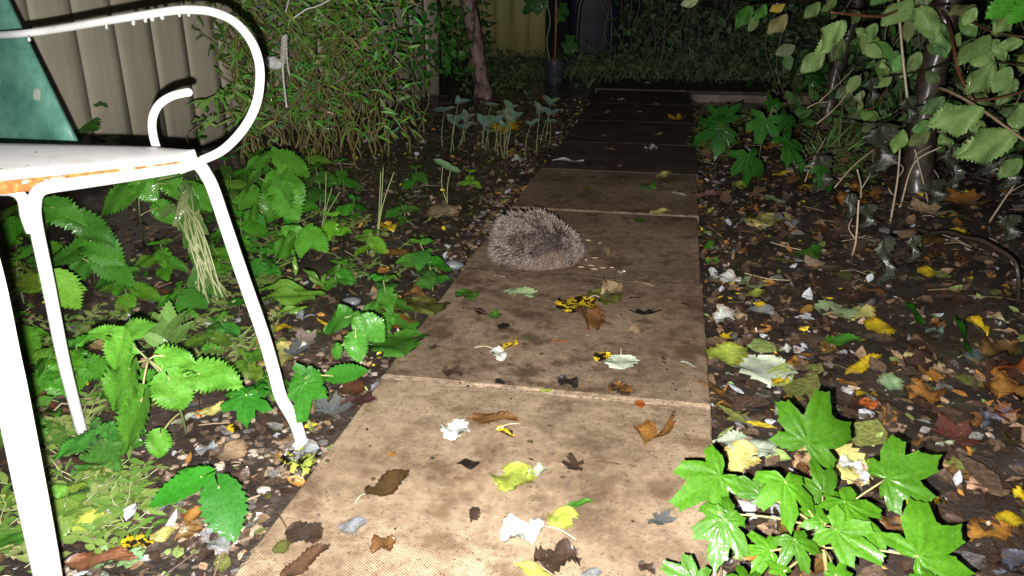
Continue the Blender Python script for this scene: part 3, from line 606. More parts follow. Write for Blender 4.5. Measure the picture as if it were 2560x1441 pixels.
for i in range(80):
    x = U(615, 1075) if i < 60 else U(600, 820); y0 = 415-60*max(0, (x-650))/420; y = y0+U(-25, 30)
    p = at(x, y, -.03); h = U(.5, 1.05) if x < 960 else U(.25, .75)
    q = wstem(p, h, Vector((U(-.22, .2), U(-.12, .12), 0)), U(0, 6.28), U(.0028, .0055))
    for j in range(3, len(q)):
        if R() < .24+.40*(q[j].z/.6)**1.6: spots.append((q[j], 1 if q[j].z < .7 else 0))
for P in (((640, 330), (600, 290), (560, 285), (520, 300), (470, 335)), ((640, 300), (610, 240), (560, 225), (525, 250), (500, 260)), ((660, 200), (600, 120), (592, 190), (585, 230)), ((660, 60), (615, 10), (597, 60), (590, 130), (598, 200)), ((650, 350), (600, 320), (560, 260), (500, 250))):
    q = spline([az(x, y, 2.75) for x, y in P], 5); n = len(q); mb = MB(); mb.tube([x-gW for x in q], .0022, 5, SC[2]); ob('stem', mb.mesh('stem', m_twig), willow)
    spots += [(p, 2) for p in q[3:] if R() < .6]
random.shuffle(spots); mbw = MB(); cnt = 0
def wdir(): 
    a = U(0, 6.28); return Vector((math.cos(a), math.sin(a)*.8-.25, U(-1.1, .25))).normalized()
inview = [s for s in spots if s[1]]
for i, (p, k) in enumerate(inview+[s for s in spots if not s[1]]):
    d = wdir(); L = U(.045, .09); c = random.choice(WC); up = Vector((U(-.6, .6), -.8, U(.2, 1)))
    if cnt < 290 and k: ob('leaf', random.choice(ME_will), willow, loc(frame(p, d, up, L, L*U(.9, 1.5)), gW), c); cnt += 1
    else: mbw.leaf(p-gW, d, up, L, L*U(.14, .22), c, U(-.1, .5))
for i in range(760):            # twisted leaf sprays hanging in the upper half of the bush
    x = U(610, 1040) if R() < .8 else U(580, 760); y = -60+390*R()**1.5; p = az(x, y, U(2.9, 3.6)); c = random.choice(WC)
    mbw.leaf(p-gW, wdir(), Vector((U(-.6, .6), -.8, U(.2, 1))), U(.035, .08), U(.006, .012), tuple(k*U(.35, 1.25) for k in c), U(-.1, .6))
o = ob('small_leaves', mbw.mesh('small_leaves', M_narrow), willow); o['kind'] = 'stuff'
# frayed rope hanging in the willow
gRp = az(700, 85, 2.72); rope = empty('frayed_rope', gRp, 'frayed white rope end hanging in the willow', 'rope')
def strand(P, r, name='strand', c=(.62, .58, .52)): return twig(rope, gRp, P, r, c, name, M_weed, .3)
for k in range(3):
    S = [az(712-10*i/12*.6+5*math.sin(i*1.3+k*2.1), 88+i*6.2, 2.72+.006*math.cos(i*1.3+k*2.1)) for i in range(13)]; strand(S, .0062, 'twisted_strand', (.5, .46, .4))
strand([(706, 155, 2.71), (708, 190, 2.71), (712, 230, 2.70), (717, 270, 2.70)], .0052); strand([(716, 100, 2.72), (717, 140, 2.72), (721, 175, 2.71), (725, 190, 2.71)], .004)
strand([(664, 195, 2.7), (671, 217, 2.7)], .005, 'loose_end'); strand([(714, 32, 2.74), (722, 0, 2.74), (728, -20, 2.74)], .003); strand([(732, 47, 2.7), (765, 24, 2.7), (790, 17, 2.7), (822, 1, 2.7), (850, -20, 2.7)], .0032)
o = ob('white_tag', ME_f_crump[0], rope, loc(frame(az(664, 152, 2.71), az(704, 165, 2.71)-az(664, 152, 2.71), (0, -1, .3), .058, .06), gRp), (.75, .76, .8)); o['label'] = 'crumpled white scrap tied to the rope'
# =================================================================================================== POT, CANE, BIN
m_plast, t, bs = newmat('dark_plastic'); bs.inputs['Base Color'].default_value = (.05, .055, .07, 1); bs.inputs['Roughness'].default_value = .35
gP = at(1386, 206, -.02); Zp = proj(gP)[2]; k = Zp/FPX
pot = empty('plant_pot', gP, 'black plastic plant pot on the soil beside the path end', 'plant pot')
mb = MB(); r = 27*k; h = 50*k*1.06
mb.lathe([(.0001, 0), (r*.78, 0), (r*.95, h*.78), (r*1.04, h*.79), (r*1.06, h), (r*.98, h), (r*.94, h*.86), (.0001, h*.86)], 28); ob('body', mb.mesh('body', m_plast, False), pot)
mb = MB(); mb.lathe([(r*1.02, h*.74), (r*1.08, h*.77), (r*1.08, h*.83), (r*1.03, h*.85)], 28); ob('rim', mb.mesh('rim', m_plast), pot)
cane = empty('plant_cane', gP+Vector((0, 0, h*.6)), 'orange brown cane with a climbing plant standing in the black pot', 'cane')
mb = MB(); mb.tube([Vector((0, 0, 0)), Vector((.004, 0, .3)), Vector((.0, .0, .6)), Vector((-.004, 0, 1.1))], .0085, 8, (.3, .12, .05)); ob('stick', mb.mesh('stick', m_twig), cane)
mb = MB(); mb.tube([Vector((-.05+.012*math.sin(i), .01*math.cos(i*.8), -.02+i*.045)) for i in range(24)], .005, 5, (.3, .3, .2)); ob('vine_stem', mb.mesh('vine_stem', m_twig), cane)
for x, y, l in ((1335, 8, 36), (1352, 5, 30), (1402, 20, 26), (1418, 105, 34), (1395, 40, 22), (1432, 115, 24)):
    p = az(x, y, Zp-.05); a = U(-2.6, -.5); ob('leaf', ME_palm3[0], cane, loc(frame(p, Vector((math.cos(a), 0, math.sin(a))), (0, -1, .4), l*k, l*k*1.1), cane.location), (.05, .15, .03))
m_bin, t, bs = newmat('bin_plastic'); bs.inputs['Base Color'].default_value = (.035, .045, .07, 1); bs.inputs['Roughness'].default_value = .33; bump(t, bs, noi(t, worldco(t), 200, 3), .2, .001)
gB = at(1485, 138, 0); gB.z = -.03; b_ = gB; wbin = empty('wheelie_bin', gB, 'dark navy plastic wheelie bin beyond the end of the path', 'bin')
mb = MB(); rings = []
for z, wx, wy in ((.02, .40, .42), (.3, .43, .46), (.62, .47, .52), (.98, .52, .58), (1.0, .56, .62), (1.04, .56, .62)):
    ring = []
    for i in range(32):
        a = 2*math.pi*i/32; cx = math.copysign(abs(math.cos(a))**.35, math.cos(a)); cy = math.copysign(abs(math.sin(a))**.35, math.sin(a)); ring.append(mb.vert((cx*wx*.5*1.08, cy*wy*.5*1.05+.3, z)))
    rings.append(ring)
for a, b2_ in zip(rings, rings[1:]):
    for i in range(32): mb.f.append((a[i], a[(i+1) % 32], b2_[(i+1) % 32], b2_[i]))
mb.f.append(tuple(reversed(rings[0]))); mb.f.append(tuple(rings[-1])); ob('body', mb.mesh('body', m_bin, False), wbin)
mb = MB(); S = [Vector((-.17, .055, .0)), Vector((-.165, .05, .3)), Vector((-.14, .045, .52)), Vector((-.05, .04, .6)), Vector((.05, .04, .6)), Vector((.14, .045, .52)), Vector((.165, .05, .3)), Vector((.17, .055, .0))]
mb.tube(spline(S, 6), .025, 10); ob('moulded_arch', mb.mesh('moulded_arch', m_bin), wbin)
mb = MB(); mb.box(Matrix.Translation((0, .3, 1.075)), .6, .68, .06); ob('lid', mb.mesh('lid', m_bin, False), wbin)
for s in (-1, 1):
    mb = MB(); mb.tube([Vector((s*.22, .58, .08)), Vector((s*.27, .58, .08))], .1, 20); ob('wheel', mb.mesh('wheel', m_plast, False), wbin)
# =================================================================================================== BACKGROUND GREENERY
def mass(name, label, cat, g, gen, n, stems=0, mat=None):
    root = empty(name, g, label, cat); mb = MB()
    for i in range(n):
        p, d, up, L, W, c = gen(); mb.leaf(p-g, d, up, L, W, c, U(0, .4))
    o = ob('foliage', mb.mesh('foliage', mat or M_shade), root); o['kind'] = 'stuff'
    return root
def rup(): return Vector((U(-.7, .7), U(-1, -.1), U(.1, 1)))
def gen_hedge():
    x = U(.95, 5.2); y = U(6.7, 8.2)+.1*x; z = abs(random.gauss(0, .75)); k = U(.4, 1.2); return Vector((x, y, z)), rv(1)+Vector((0, -.5, -.4)), rup(), U(.03, .09), U(.02, .05), (.10*k, .20*k, .07*k)
hedge = mass('hedge', 'dark overgrown hedge filling the upper right background', 'hedge', Vector((2.5, 7.6, -.03)), gen_hedge, 5200)
for k in range(26):
    x = U(1, 5); y = U(7.2, 8.3); q = [Vector((x, y, -.03))]
    for j in range(5): q.append(q[-1]+Vector((U(-.12, .12), U(-.1, .1), .3)))
    mb = MB(); mb.tube([p-hedge.location for p in q], [.012, .01, .009, .007, .005, .003], 5, (.06, .04, .03)); ob('stem', mb.mesh('stem', m_twig), hedge)
def gen_ivy():
    k = R(); x = -.98+.62*k+U(-.06, .2); y = 4.45+1.1*k-U(0, .35); z = U(.12, 1.3); q = U(.5, 1.3); return Vector((x, y, z)), rv(1)+Vector((0, -.4, -.6)), rup(), U(.035, .07), U(.03, .05), (.06*q, .2*q, .03*q)
mass('shrub', 'dark green leafy shrub on the fence left of the flaky trunk', 'shrub', Vector((-.65, 4.9, -.03)), gen_ivy, 800)
def gen_fern():
    x = U(-.55, -.16); y = U(6.0, 7.2); z = abs(random.gauss(.1, .3)); q = U(.4, 1.2); return Vector((x, y, z)), rv(1)+Vector((0, -.3, .3)), rup(), U(.04, .1), U(.012, .03), (.07*q, .16*q, .05*q)
mass('shrub', 'weedy dark shrub in front of the olive fence', 'shrub', Vector((-.35, 6.6, -.03)), gen_fern, 420)
def gen_under():
    x = U(1.5, 4.0); y = U(3.3, 5.6); z = abs(random.gauss(0, .28)); k = U(.45, 1.25); return Vector((x, y, z)), rv(1)+Vector((0, -.5, -.3)), rup(), U(.03, .085), U(.018, .05), random.choice([(.08*k, .17*k, .045*k), (.13*k, .19*k, .09*k), (.06*k, .15*k, .03*k)])
def stems_for(root, n, xr, yr, h, c):
    for k in range(n):
        q = [Vector((U(*xr), U(*yr), -.05))]
        for j in range(5): q.append(q[-1]+Vector((U(-.09, .09), U(-.07, .07), h*U(.7, 1.2)/5)))
        mb = MB(); mb.tube([p-root.location for p in spline(q, 3)], .0026, 4, c); ob('stem', mb.mesh('stem', m_twig), root)
und = mass('undergrowth', 'tangled mid-green undergrowth behind the right trunks', 'undergrowth', Vector((2.6, 4.4, -.05)), gen_under, 2300)
stems_for(und, 40, (1.4, 3.6), (3.2, 5.4), .7, (.2, .16, .1))
def gen_end():
    x = U(1.25, 2.7); y = U(5.95, 6.9); z = abs(random.gauss(.05, .3)); k = U(.5, 1.3); return Vector((x, y, z)), rv(1)+Vector((0, -.4, -.3)), rup(), U(.03, .08), U(.015, .045), (.10*k, .18*k, .08*k)
en = mass('undergrowth', 'tangled dark weeds beyond the end of the path', 'undergrowth', Vector((2.0, 6.3, -.05)), gen_end, 1300)
stems_for(en, 34, (.75, 3.2), (5.9, 6.8), .75, (.22, .25, .14))
def gen_endl():
    x = U(.5, 1.3); y = U(6.2, 6.9); z = abs(random.gauss(.0, .09)); k = U(.5, 1.3); return Vector((x, y, z)), rv(1)+Vector((0, -.4, -.2)), rup(), U(.03, .07), U(.012, .035), (.09*k, .17*k, .06*k)
mass('undergrowth', 'low weeds straight beyond the path end, before the bin', 'undergrowth', Vector((.95, 6.3, -.05)), gen_endl, 420)
def gen_bedl():
    x = U(-.35, .12); y = U(5.2, 6.6); z = abs(random.gauss(.0, .07)); k = U(.5, 1.2); return Vector((x, y, z)), rv(1)+Vector((0, -.4, -.2)), rup(), U(.025, .06), U(.012, .035), (.08*k, .16*k, .05*k)
mass('undergrowth', 'low dark weeds left of the black pot', 'undergrowth', Vector((.1, 5.6, -.03)), gen_bedl, 160)
# grass of the far bank
mb = MB()
for i in range(2600):
    x = U(-.2, 4.6); y = U(5.75, 7.6)
    if .1 < x < .5 and y < 6.1: continue
    p = Vector((x, y, -.03)); a = U(0, 6.28); d = Vector((math.cos(a)*.5, math.sin(a)*.5, U(.5, 1.2))); k = U(.5, 1.3); mb.leaf(p, d, Vector((math.sin(a), -1, .2)), U(.05, .17), U(.004, .011), (.09*k, .16*k, .06*k), U(.1, .8), 0)
for i in range(1300):
    p = Vector((U(-.2, 4.4), U(5.7, 7.5), U(0, .12))); k = U(.5, 1.2); mb.leaf(p, rv(1), rup(), U(.02, .05), U(.015, .035), (.07*k, .13*k, .06*k))
o = ob('rough_grass', mb.mesh('rough_grass', M_shade)); tag(o, 'dark rough grass and weeds beyond the cross path', 'grass'); o['kind'] = 'stuff'
# =================================================================================================== SMALL PLANTS
G1, G2, G3 = (.065, .215, .02), (.045, .165, .017), (.11, .26, .025)
def stemtube(root, g, P, r, c=(.2, .26, .1), name='stem'):
    S = spline(P, 4); n = len(S); mb = MB(); mb.tube([p-g for p in S], [r*(1-.5*i/(n-1)) for i in range(n)], 6, c); return ob(name, mb.mesh(name, M_weed), root)
def nettle(bx, by, tx, ty, label, pairs=4, Lmax=.06, col=G1, group='nettles left of the path', name='nettle', mes=None, z=None, topZ=None, cat='nettle'):
    g = at(bx, by, -.02) if z is None else z; Zb = proj(g)[2]; tp = az(tx, ty, (topZ or Zb-.06)); root = empty(name, g, label, cat, group)
    mid = (g+tp)/2+Vector((U(-.01, .01), U(-.01, .01), 0)); stemtube(root, g, [g, mid, tp], .0022)
    a0 = U(0, 3.14)
    for i in range(pairs):
        f = (i+1.0)/pairs; p = g*(1-f)+tp*f if i < pairs-1 else tp; L = Lmax*(.6+.5*math.sin(f*2.6))*(.55 if i == pairs-1 else 1)
        for s in (0, 1):
            a = a0+i*math.pi/2+s*math.pi+U(-.3, .3); d = Vector((math.cos(a), math.sin(a), U(-.55, .1) if i < pairs-1 else U(0, .5)))
            pe = p+d.normalized()*L*.3+Vector((0, 0, L*.08)); lf_ = ob('leaf', random.choice(mes or ME_nettle), root, loc(frame(pe, d, Vector((U(-.25, .25), -.45+U(-.2, .2), 1)), L, L*U(.9, 1.15)), g), tuple(q*U(.75, 1.2) for q in col))
            petiole(lf_, g, [p, pe], .0011)
    return root
def petiole(leaf, g, P, r, c=(.2, .26, .1)):
    M = leaf.matrix_basis.inverted() @ Matrix.Translation(-Vector(g)); k = leaf.matrix_basis.to_scale().y; mb = MB(); mb.tube([M @ Vector(p) for p in spline(P, 3)], r/k, 5, c); return ob('petiole', mb.mesh('petiole', M_weed), leaf)
def plant(name, label, cat, g, stem, leaves, col, mes, r=.0022, group=None, up=None, stemc=(.2, .26, .1)):
    root = empty(name, g, label, cat, group)
    if stem: stemtube(root, g, [g]+[az(*p) for p in stem], r, stemc)
    for q in leaves:
        x0, y0, x1, y1, Z = q[:5]; wf = q[5] if len(q) > 5 else 1.0; til = q[6] if len(q) > 6 else U(-.015, .015)
        a = az(x0, y0, Z); b_ = az(x1, y1, Z+til); d = b_-a; upv = (up or Vector((0, -.6, 1)))+Vector((U(-.35, .35), U(-.25, .25), 0)); k = U(.72, 1.3)
        me = q[7] if len(q) > 7 else random.choice(mes)
        lf_ = ob('leaf', me, root, loc(frame(a, d, upv, d.length, d.length*wf), g), tuple(c*k for c in col))
        if stem:      # petiole back to the nearest stem point
            S = [az(*p) for p in stem]+[g]; n = min(S, key=lambda s: (s-a).length)
            if .004 < (n-a).length < .12: petiole(lf_, g, [n, (n+a)/2+Vector((0, 0, .004)), a], .0014, (.35, .33, .14))
    return root
# sycamore seedling, bottom right
gS = at(2070, 1470, -.02)
plant('sycamore_seedling', 'bright green sycamore seedling with large lobed wet leaves at bottom right', 'seedling', gS, [(2066, 1425, .95), (2058, 1370, .93), (2050, 1320, .94)],
      [(2018, 1106, 2063, 975, 1.03, .95, .02), (2217, 1197, 2345, 1150, .98, .95, -.01), (2296, 1392, 2440, 1310, .86, .95, 0), (2057, 1234, 2035, 1150, .99, .9, .01), (1962, 1205, 1985, 1318, .92, .85, -.03), (2112, 1255, 2222, 1350, .93, .72, -.04), (2090, 1325, 2210, 1398, .89, .72, -.03),
       (1985, 1350, 2025, 1430, .86, .85, -.02), (1800, 1190, 1692, 1268, .97, .8, -.02), (1775, 1225, 1790, 1146, .97, .7, .02), (1811, 1298, 1781, 1412, .91, .8, -.02), (1825, 1285, 1732, 1330, .93, .7, -.01), (1925, 1378, 1843, 1366, .90, .8, 0), (1735, 1460, 1655, 1415, .88, .9, .01), (1870, 1460, 1850, 1400, .86, .9, .02), (2055, 1305, 2005, 1262, .93, .8, .01), (2090, 1440, 2110, 1400, .86, .9, .01), (1900, 1235, 1850, 1190, .95, .85, .01), (1960, 1430, 1920, 1400, .86, .8, .01), (2340, 1460, 2290, 1440, .84, .8, 0)],
      (.042, .13, .006), ME_palm5, .0035, up=Vector((0, -.75, 1)), stemc=(.4, .33, .13))
# nettles, left, near the bench
g = at(468, 1095, -.02)
plant('nettle', 'large bright nettle growing between the bench legs', 'nettle', g, [(452, 1030, 1.22), (420, 960, 1.17), (370, 900, 1.14), (305, 842, 1.12)],
      [(353, 1005, 300, 1125, 1.10, 1.35), (424, 950, 462, 1032, 1.12, 1.3), (323, 926, 260, 1028, 1.1, 1.2), (500, 935, 602, 955, 1.17, 1.15), (305, 845, 278, 925, 1.1, 1.3), (306, 840, 378, 803, 1.12, .9), (292, 838, 218, 826, 1.12, .9), (412, 892, 492, 902, 1.15, 1.1), (400, 1090, 390, 1150, 1.15, 1.3), (300, 860, 350, 880, 1.13, 1), (440, 930, 480, 960, 1.2, 1.1)], (.07, .21, .02), ME_nettle, group='nettles left of the path')
g = at(150, 830, -.02)
plant('nettle', 'nettle with one bright yellow-green leaf behind the middle bench leg', 'nettle', g, [(145, 760, 1.5), (138, 700, 1.42)], [(140, 702, 186, 780, 1.4, 1.1), (138, 700, 90, 675, 1.42, 1), (140, 705, 120, 760, 1.45, 1.1), (142, 720, 215, 720, 1.5, 1)], G3, ME_nettle, group='nettles left of the path')
g = at(240, 720, -.02)
plant('nettle', 'broad dark nettle clump under the seat, left of the floppy stems', 'nettle', g, [(230, 660, 1.75), (215, 600, 1.7), (190, 545, 1.66)],
      [(125, 518, 212, 560, 1.65, .9), (199, 552, 286, 610, 1.66, .9), (228, 604, 308, 658, 1.68, 1), (257, 655, 338, 698, 1.72, .9), (240, 600, 150, 640, 1.7, .9), (225, 660, 150, 690, 1.75, .9), (100, 520, 50, 570, 1.7, 1), (180, 640, 90, 655, 1.72, .8), (290, 690, 230, 720, 1.8, 1), (120, 560, 60, 620, 1.75, 1)], G2, ME_nettle, group='nettles left of the path')
g = at(360, 610, -.02)
plant('nettle', 'nettle just below the rusty seat edge', 'nettle', g, [(350, 540, 2.0), (345, 470, 1.95)], [(331, 468, 224, 518, 1.95, .9), (349, 455, 390, 502, 1.95, 1.2), (420, 460, 500, 500, 2.0, .9), (440, 440, 370, 450, 2.0, .9), (345, 475, 300, 450, 1.98, .9), (400, 520, 450, 560, 2.05, 1.1), (470, 470, 530, 520, 2.1, 1)], G1, ME_nettle, group='nettles left of the path')
g = at(648, 590, -.02)
plant('nettle', 'tall nettle right of the armrest curl', 'nettle', g, [(660, 540, 2.25), (690, 480, 2.2), (704, 400, 2.17)],
      [(668, 397, 606, 420, 2.15, .9), (703, 433, 650, 474, 2.13, 1.1), (706, 445, 766, 482, 2.13, 1.1), (706, 397, 778, 424, 2.15, 1), (700, 480, 660, 553, 2.1, 1.2), (704, 480, 750, 550, 2.1, 1.2), (704, 400, 720, 375, 2.2, 1), (690, 400, 680, 365, 2.2, 1), (640, 440, 600, 480, 2.2, 1), (630, 480, 585, 520, 2.25, 1), (640, 520, 600, 570, 2.25, 1)], G1, ME_nettle, group='nettles left of the path')
g = at(778, 645, -.02)
plant('nettle', 'small nettle left of the bare stems, near the dock', 'nettle', g, [(772, 620, 2.05), (762, 588, 2.0)], [(725, 602, 670, 642, 1.98, 1.1), (747, 590, 704, 565, 2.0, 1.1), (770, 584, 820, 615, 2.0, 1.1), (762, 590, 740, 640, 1.98, 1), (765, 585, 775, 560, 2.02, .9)], G1, ME_nettle, group='nettles left of the path')
g = at(905, 900, -.02)
plant('nettle', 'bright nettle beside the path edge, above the broad single leaf', 'nettle', g, [(895, 850, 1.42), (890, 800, 1.39)], [(862, 795, 799, 822, 1.38, 1.1), (870, 792, 850, 765, 1.41, 1), (896, 798, 945, 790, 1.4, .9), (898, 804, 897, 842, 1.37, 1.1), (918, 806, 964, 856, 1.38, 1.1), (889, 846, 895, 906, 1.36, 1.2), (845, 870, 830, 902, 1.38, .9), (885, 800, 895, 775, 1.4, .8)], (.045, .17, .018), ME_nettle, group='nettles left of the path')
nettle(973, 812, 958, 700, 'nettle at the path edge, just left of the brown slab corner', 4, .05, (.045, .17, .018))
nettle(1082, 728, 1050, 608, 'nettle nearest the hedgehog, left of the path', 5, .05, G2)
nettle(215, 420, 238, 262, 'dark nettle against the fence base, behind the green panel', 4, .10, G2)
nettle(290, 400, 270, 300, 'low dark nettle against the fence, left of the arm scroll', 4, .09, G2)
nettle(60, 760, 40, 640, 'nettle at the left edge between the bench legs', 4, .06, G3)
nettle(120, 980, 130, 880, 'nettle close to the foot of the middle bench leg', 4, .055, G1)
nettle(800, 520, 790, 420, 'nettle in front of the willow stems', 4, .06, G2)
nettle(590, 480, 560, 400, 'nettle in the shade under the armrest', 4, .07, G2)
nettle(860, 480, 850, 405, 'small dark nettle under the willow', 3, .05, G2)
for bx, by, tx, ty, pr, L, lab in ((560, 600, 545, 500, 5, .06, 'nettle left of the tall nettle, seen through the bench legs'), (610, 640, 600, 545, 4, .055, 'nettle right beside the bent knee of the front bench leg'), (660, 700, 650, 630, 3, .045, 'low nettle behind the dock'), (500, 520, 490, 430, 4, .06, 'nettle under the front corner of the seat'), (40, 620, 45, 500, 5, .065, 'nettle under the seat at the left edge'), (110, 700, 100, 590, 4, .06, 'nettle between the two left bench legs'),
    (580, 520, 575, 440, 4, .05, 'nettle between the armrest curl and the tall nettle'), (620, 600, 630, 520, 4, .05, 'nettle at the base of the tall nettle'), (690, 640, 690, 570, 4, .045, 'nettle right of the front bench leg at knee height'), (540, 700, 530, 610, 4, .05, 'nettle right of the floppy stems'), (740, 520, 700, 440, 4, .05, 'nettle in front of the left willow stems'), (830, 600, 830, 540, 3, .045, 'nettle below the small dark nettle under the willow'), (450, 800, 450, 720, 4, .045, 'nettle above the pale rosette'), (330, 1010, 330, 930, 4, .05, 'nettle in the heart of the bright clump'), (520, 880, 525, 830, 3, .04, 'nettle left of the front leg above the bright clump'), (30, 900, 25, 800, 4, .055, 'low nettle at the far left edge'), (200, 960, 190, 860, 4, .055, 'nettle just right of the middle bench leg'), (260, 1150, 250, 1070, 4, .05, 'nettle below the large bright nettle'), (90, 1110, 85, 1020, 3, .05, 'nettle among the chickweed left of the middle bench leg'), (330, 760, 320, 680, 4, .055, 'nettle left of the floppy stems'), (410, 690, 400, 610, 4, .05, 'nettle touching the floppy stems'),
    (730, 560, 735, 470, 4, .055, 'nettle behind the tall nettle right of the bench'), (780, 470, 770, 380, 4, .055, 'nettle half hidden in the lowest willow stems'), (640, 480, 640, 390, 4, .06, 'nettle below the bottom of the armrest curl'), (880, 560, 885, 500, 3, .045, 'small nettle in the open soil under the willow'), (1010, 560, 1000, 510, 3, .04, 'small nettle left of the twin-stemmed seedling'), (920, 640, 930, 580, 3, .045, 'small nettle left of the yellow-orange leaf'), (840, 720, 850, 660, 3, .04, 'small nettle above the flat dark stone'), (1030, 470, 1040, 420, 3, .045, 'dark nettle at the right foot of the willow'), (560, 860, 550, 800, 3, .04, 'small nettle right of the pale rosette'), (620, 940, 610, 890, 3, .035, 'tiny nettle above the lobed seedling'), (1180, 470, 1175, 430, 3, .035, 'tiny nettle in the bed behind the hedgehog'), (160, 1290, 170, 1230, 3, .04, 'small nettle in the chickweed at lower left'), (690, 1000, 672, 945, 3, .04, 'small nettle touching the front bench leg')):
    nettle(bx, by, tx, ty, lab, pr, L, tuple(q*U(.8, 1.25) for q in random.choice([G1, G1, G2, G3])))
# seedlings with lobed leaves, left
g = at(625, 1060, -.02)
plant('sycamore_seedling', 'dark green lobed seedling left of the front bench leg', 'seedling', g, [(616, 992, 1.24)], [(616, 990, 606, 1052, 1.23, 1.1, -.03), (630, 985, 655, 955, 1.25, 1, .01), (610, 985, 570, 975, 1.26, .9, 0)], (.016, .1, .007), ME_palm5, group=None)
g = at(790, 1036, -.02)
plant('sycamore_seedling', 'green seedling right of the front bench leg with one broad pointed leaf', 'seedling', g, [(784, 990, 1.29), (775, 948, 1.28)],
      [(833, 941, 920, 921, 1.3, 1.0, .01, ME_ovate[0]), (775, 946, 735, 916, 1.28, 1), (763, 960, 753, 1048, 1.25, .9, -.03), (785, 960, 818, 985, 1.28, .9), (778, 945, 795, 925, 1.3, .9), (760, 950, 722, 975, 1.27, .8)], (.024, .12, .01), ME_palm3)
g = at(545, 1270, -.02)
plant('sycamore_seedling', 'glossy green seedling with three pointed leaves on the pebbles', 'seedling', g, [(530, 1220, 1.08), (505, 1190, 1.06)],
      [(503, 1194, 365, 1262, 1.04, .85, -.02, ME_ovate[0]), (548, 1221, 584, 1352, 1.02, 1.25, -.03, ME_ovate[1]), (500, 1192, 445, 1176, 1.07, 1.1, 0, ME_ovate[1]), (505, 1190, 512, 1160, 1.07, 1, .01, ME_ovate[0])], (.018, .12, .008), ME_ovate)
# right-hand seedlings
for bx, by, P, lv, lab in (
    (1806, 400, [(1803, 330, 3.0), (1803, 300, 2.95)], [(1808, 318, 1730, 340, 2.9, .95), (1806, 322, 1818, 362, 2.88, .9), (1803, 300, 1770, 265, 2.95, .8), (1805, 300, 1850, 260, 3.0, .6)], 'lobed seedling leaf hanging over the right path edge'),
    (1895, 440, [(1900, 380, 2.75), (1915, 320, 2.7)], [(1914, 300, 1898, 360, 2.68, .95), (1935, 262, 1945, 240, 2.75, 1), (1955, 290, 1990, 335, 2.7, .9), (1935, 270, 1925, 235, 2.75, .9), (1870, 390, 1880, 470, 2.6, .95)], 'dark green lobed seedling standing right of the path'),
    (2010, 470, [(1990, 420, 2.6), (1965, 360, 2.55)], [(1965, 350, 2020, 410, 2.5, .75), (2060, 420, 2095, 470, 2.6, .8)], 'drooping dark green leaf left of the big trunk'),
    (2050, 330, [(2035, 260, 3.6), (2030, 200, 3.5)], [(2030, 190, 2080, 195, 3.5, .7), (2030, 195, 2025, 225, 3.5, .8), (2180, 255, 2200, 300, 3.4, 1)], 'dark seedling between the two right trunks')):
    plant('sycamore_seedling', lab, 'seedling', at(bx, by, -.04), P, lv, (.018, .085, .01), ME_palm5, group='lobed seedlings right of the path')
for P, lab in (([(2255, 760), (2310, 810)], 'upright dark green leaf blade in the right litter'), ([(2375, 795), (2430, 895)], 'narrow dark green leaf tilted beside a yellow crescent leaf')):
    (x0, y0), (x1, y1) = P; g = at(x1, y1, -.02); tip = az(x0, y0, proj(g)[2]-.03); root = empty('seedling', g, lab, 'seedling'); d = tip-g
    ob('leaf', ME_f_long[0], root, loc(frame(g, d, Vector((.8, -.5, .3)), d.length, d.length*.9), g), (.014, .08, .007), M_green)
    stemtube(root, g, [g+Vector((-.03, 0, 0)), g+Vector((-.015, 0, .008)), g+Vector((0, 0, .004))], .0012)
# dock rosette
g = at(760, 775, -.02)
plant('dock', 'dock plant with long wavy yellow-green leaves by the bench leg', 'dock', g, None, [(790, 752, 648, 722, 1.62, .9, .03), (815, 742, 640, 700, 1.66, .7, .03), (740, 690, 735, 640, 1.75, .8), (812, 720, 760, 668, 1.7, .8), (770, 770, 690, 775, 1.58, .8), (800, 720, 815, 680, 1.7, .8)], (.075, .165, .018), [leafmesh('dock_leaf', M_green, .34, 8, .02, .5, .2, .1, .02, 6, 201, wave=.09)], up=Vector((0, -.7, 1)))
# floppy clump under the seat, pale stems bent over
g = at(520, 750, -.02); root = empty('floppy_weed', g, 'clump of bent pale stems and limp leaves under the bench', 'weed')
for k in range(13):
    x0 = 440+U(-25, 45); tp = az(x0, 470+U(-20, 60), 1.95); mid = az(485+U(-25, 25), 600+U(-20, 20), 1.86); b_ = g+Vector((U(-.03, .05), U(-.03, .03), 0)); stemtube(root, g, [b_, mid, tp], .0024, (.38, .42, .2))
    for j in range(4):
        f = U(.1, 1); p = (b_*(1-f)**2+mid*2*f*(1-f)+tp*f*f); a = U(0, 6.28); d = Vector((math.cos(a)*.6, -.4, -U(.3, 1.1))); L = U(.03, .055)
        ob('leaf', random.choice(ME_ovate), root, loc(frame(p, d, Vector((U(-.5, .5), -1, .5)), L, L*U(.8, 1.1)), g), random.choice([(.05, .14, .02), (.1, .17, .05), (.16, .2, .08)]))
# fleshy rosette
g = at(418, 868, -.02)
plant('rosette_weed', 'pale fleshy rosette seedling in the soil under the bench', 'weed', g, None, [(416, 850, 462, 770, 1.38, .7, .03), (414, 850, 380, 775, 1.40, .7, .03), (410, 855, 355, 790, 1.4, .8), (418, 850, 420, 750, 1.42, .8), (425, 860, 480, 800, 1.38, .7), (408, 862, 350, 830, 1.36, .8)], (.1, .19, .045), ME_ovate)
for x, y, l, lab in ((598, 755, 40, 'small round glossy leaf left of the front bench leg'), (1180, 820, 0, '')):
    if l:
        g = at(x, y+45, -.02); plant('seedling', lab, 'seedling', g, [(x, y, 1.66)], [(x-18, y+2, x+22, y-3, 1.65, 1.1)], (.02, .11, .012), [ME_ovate[0]])
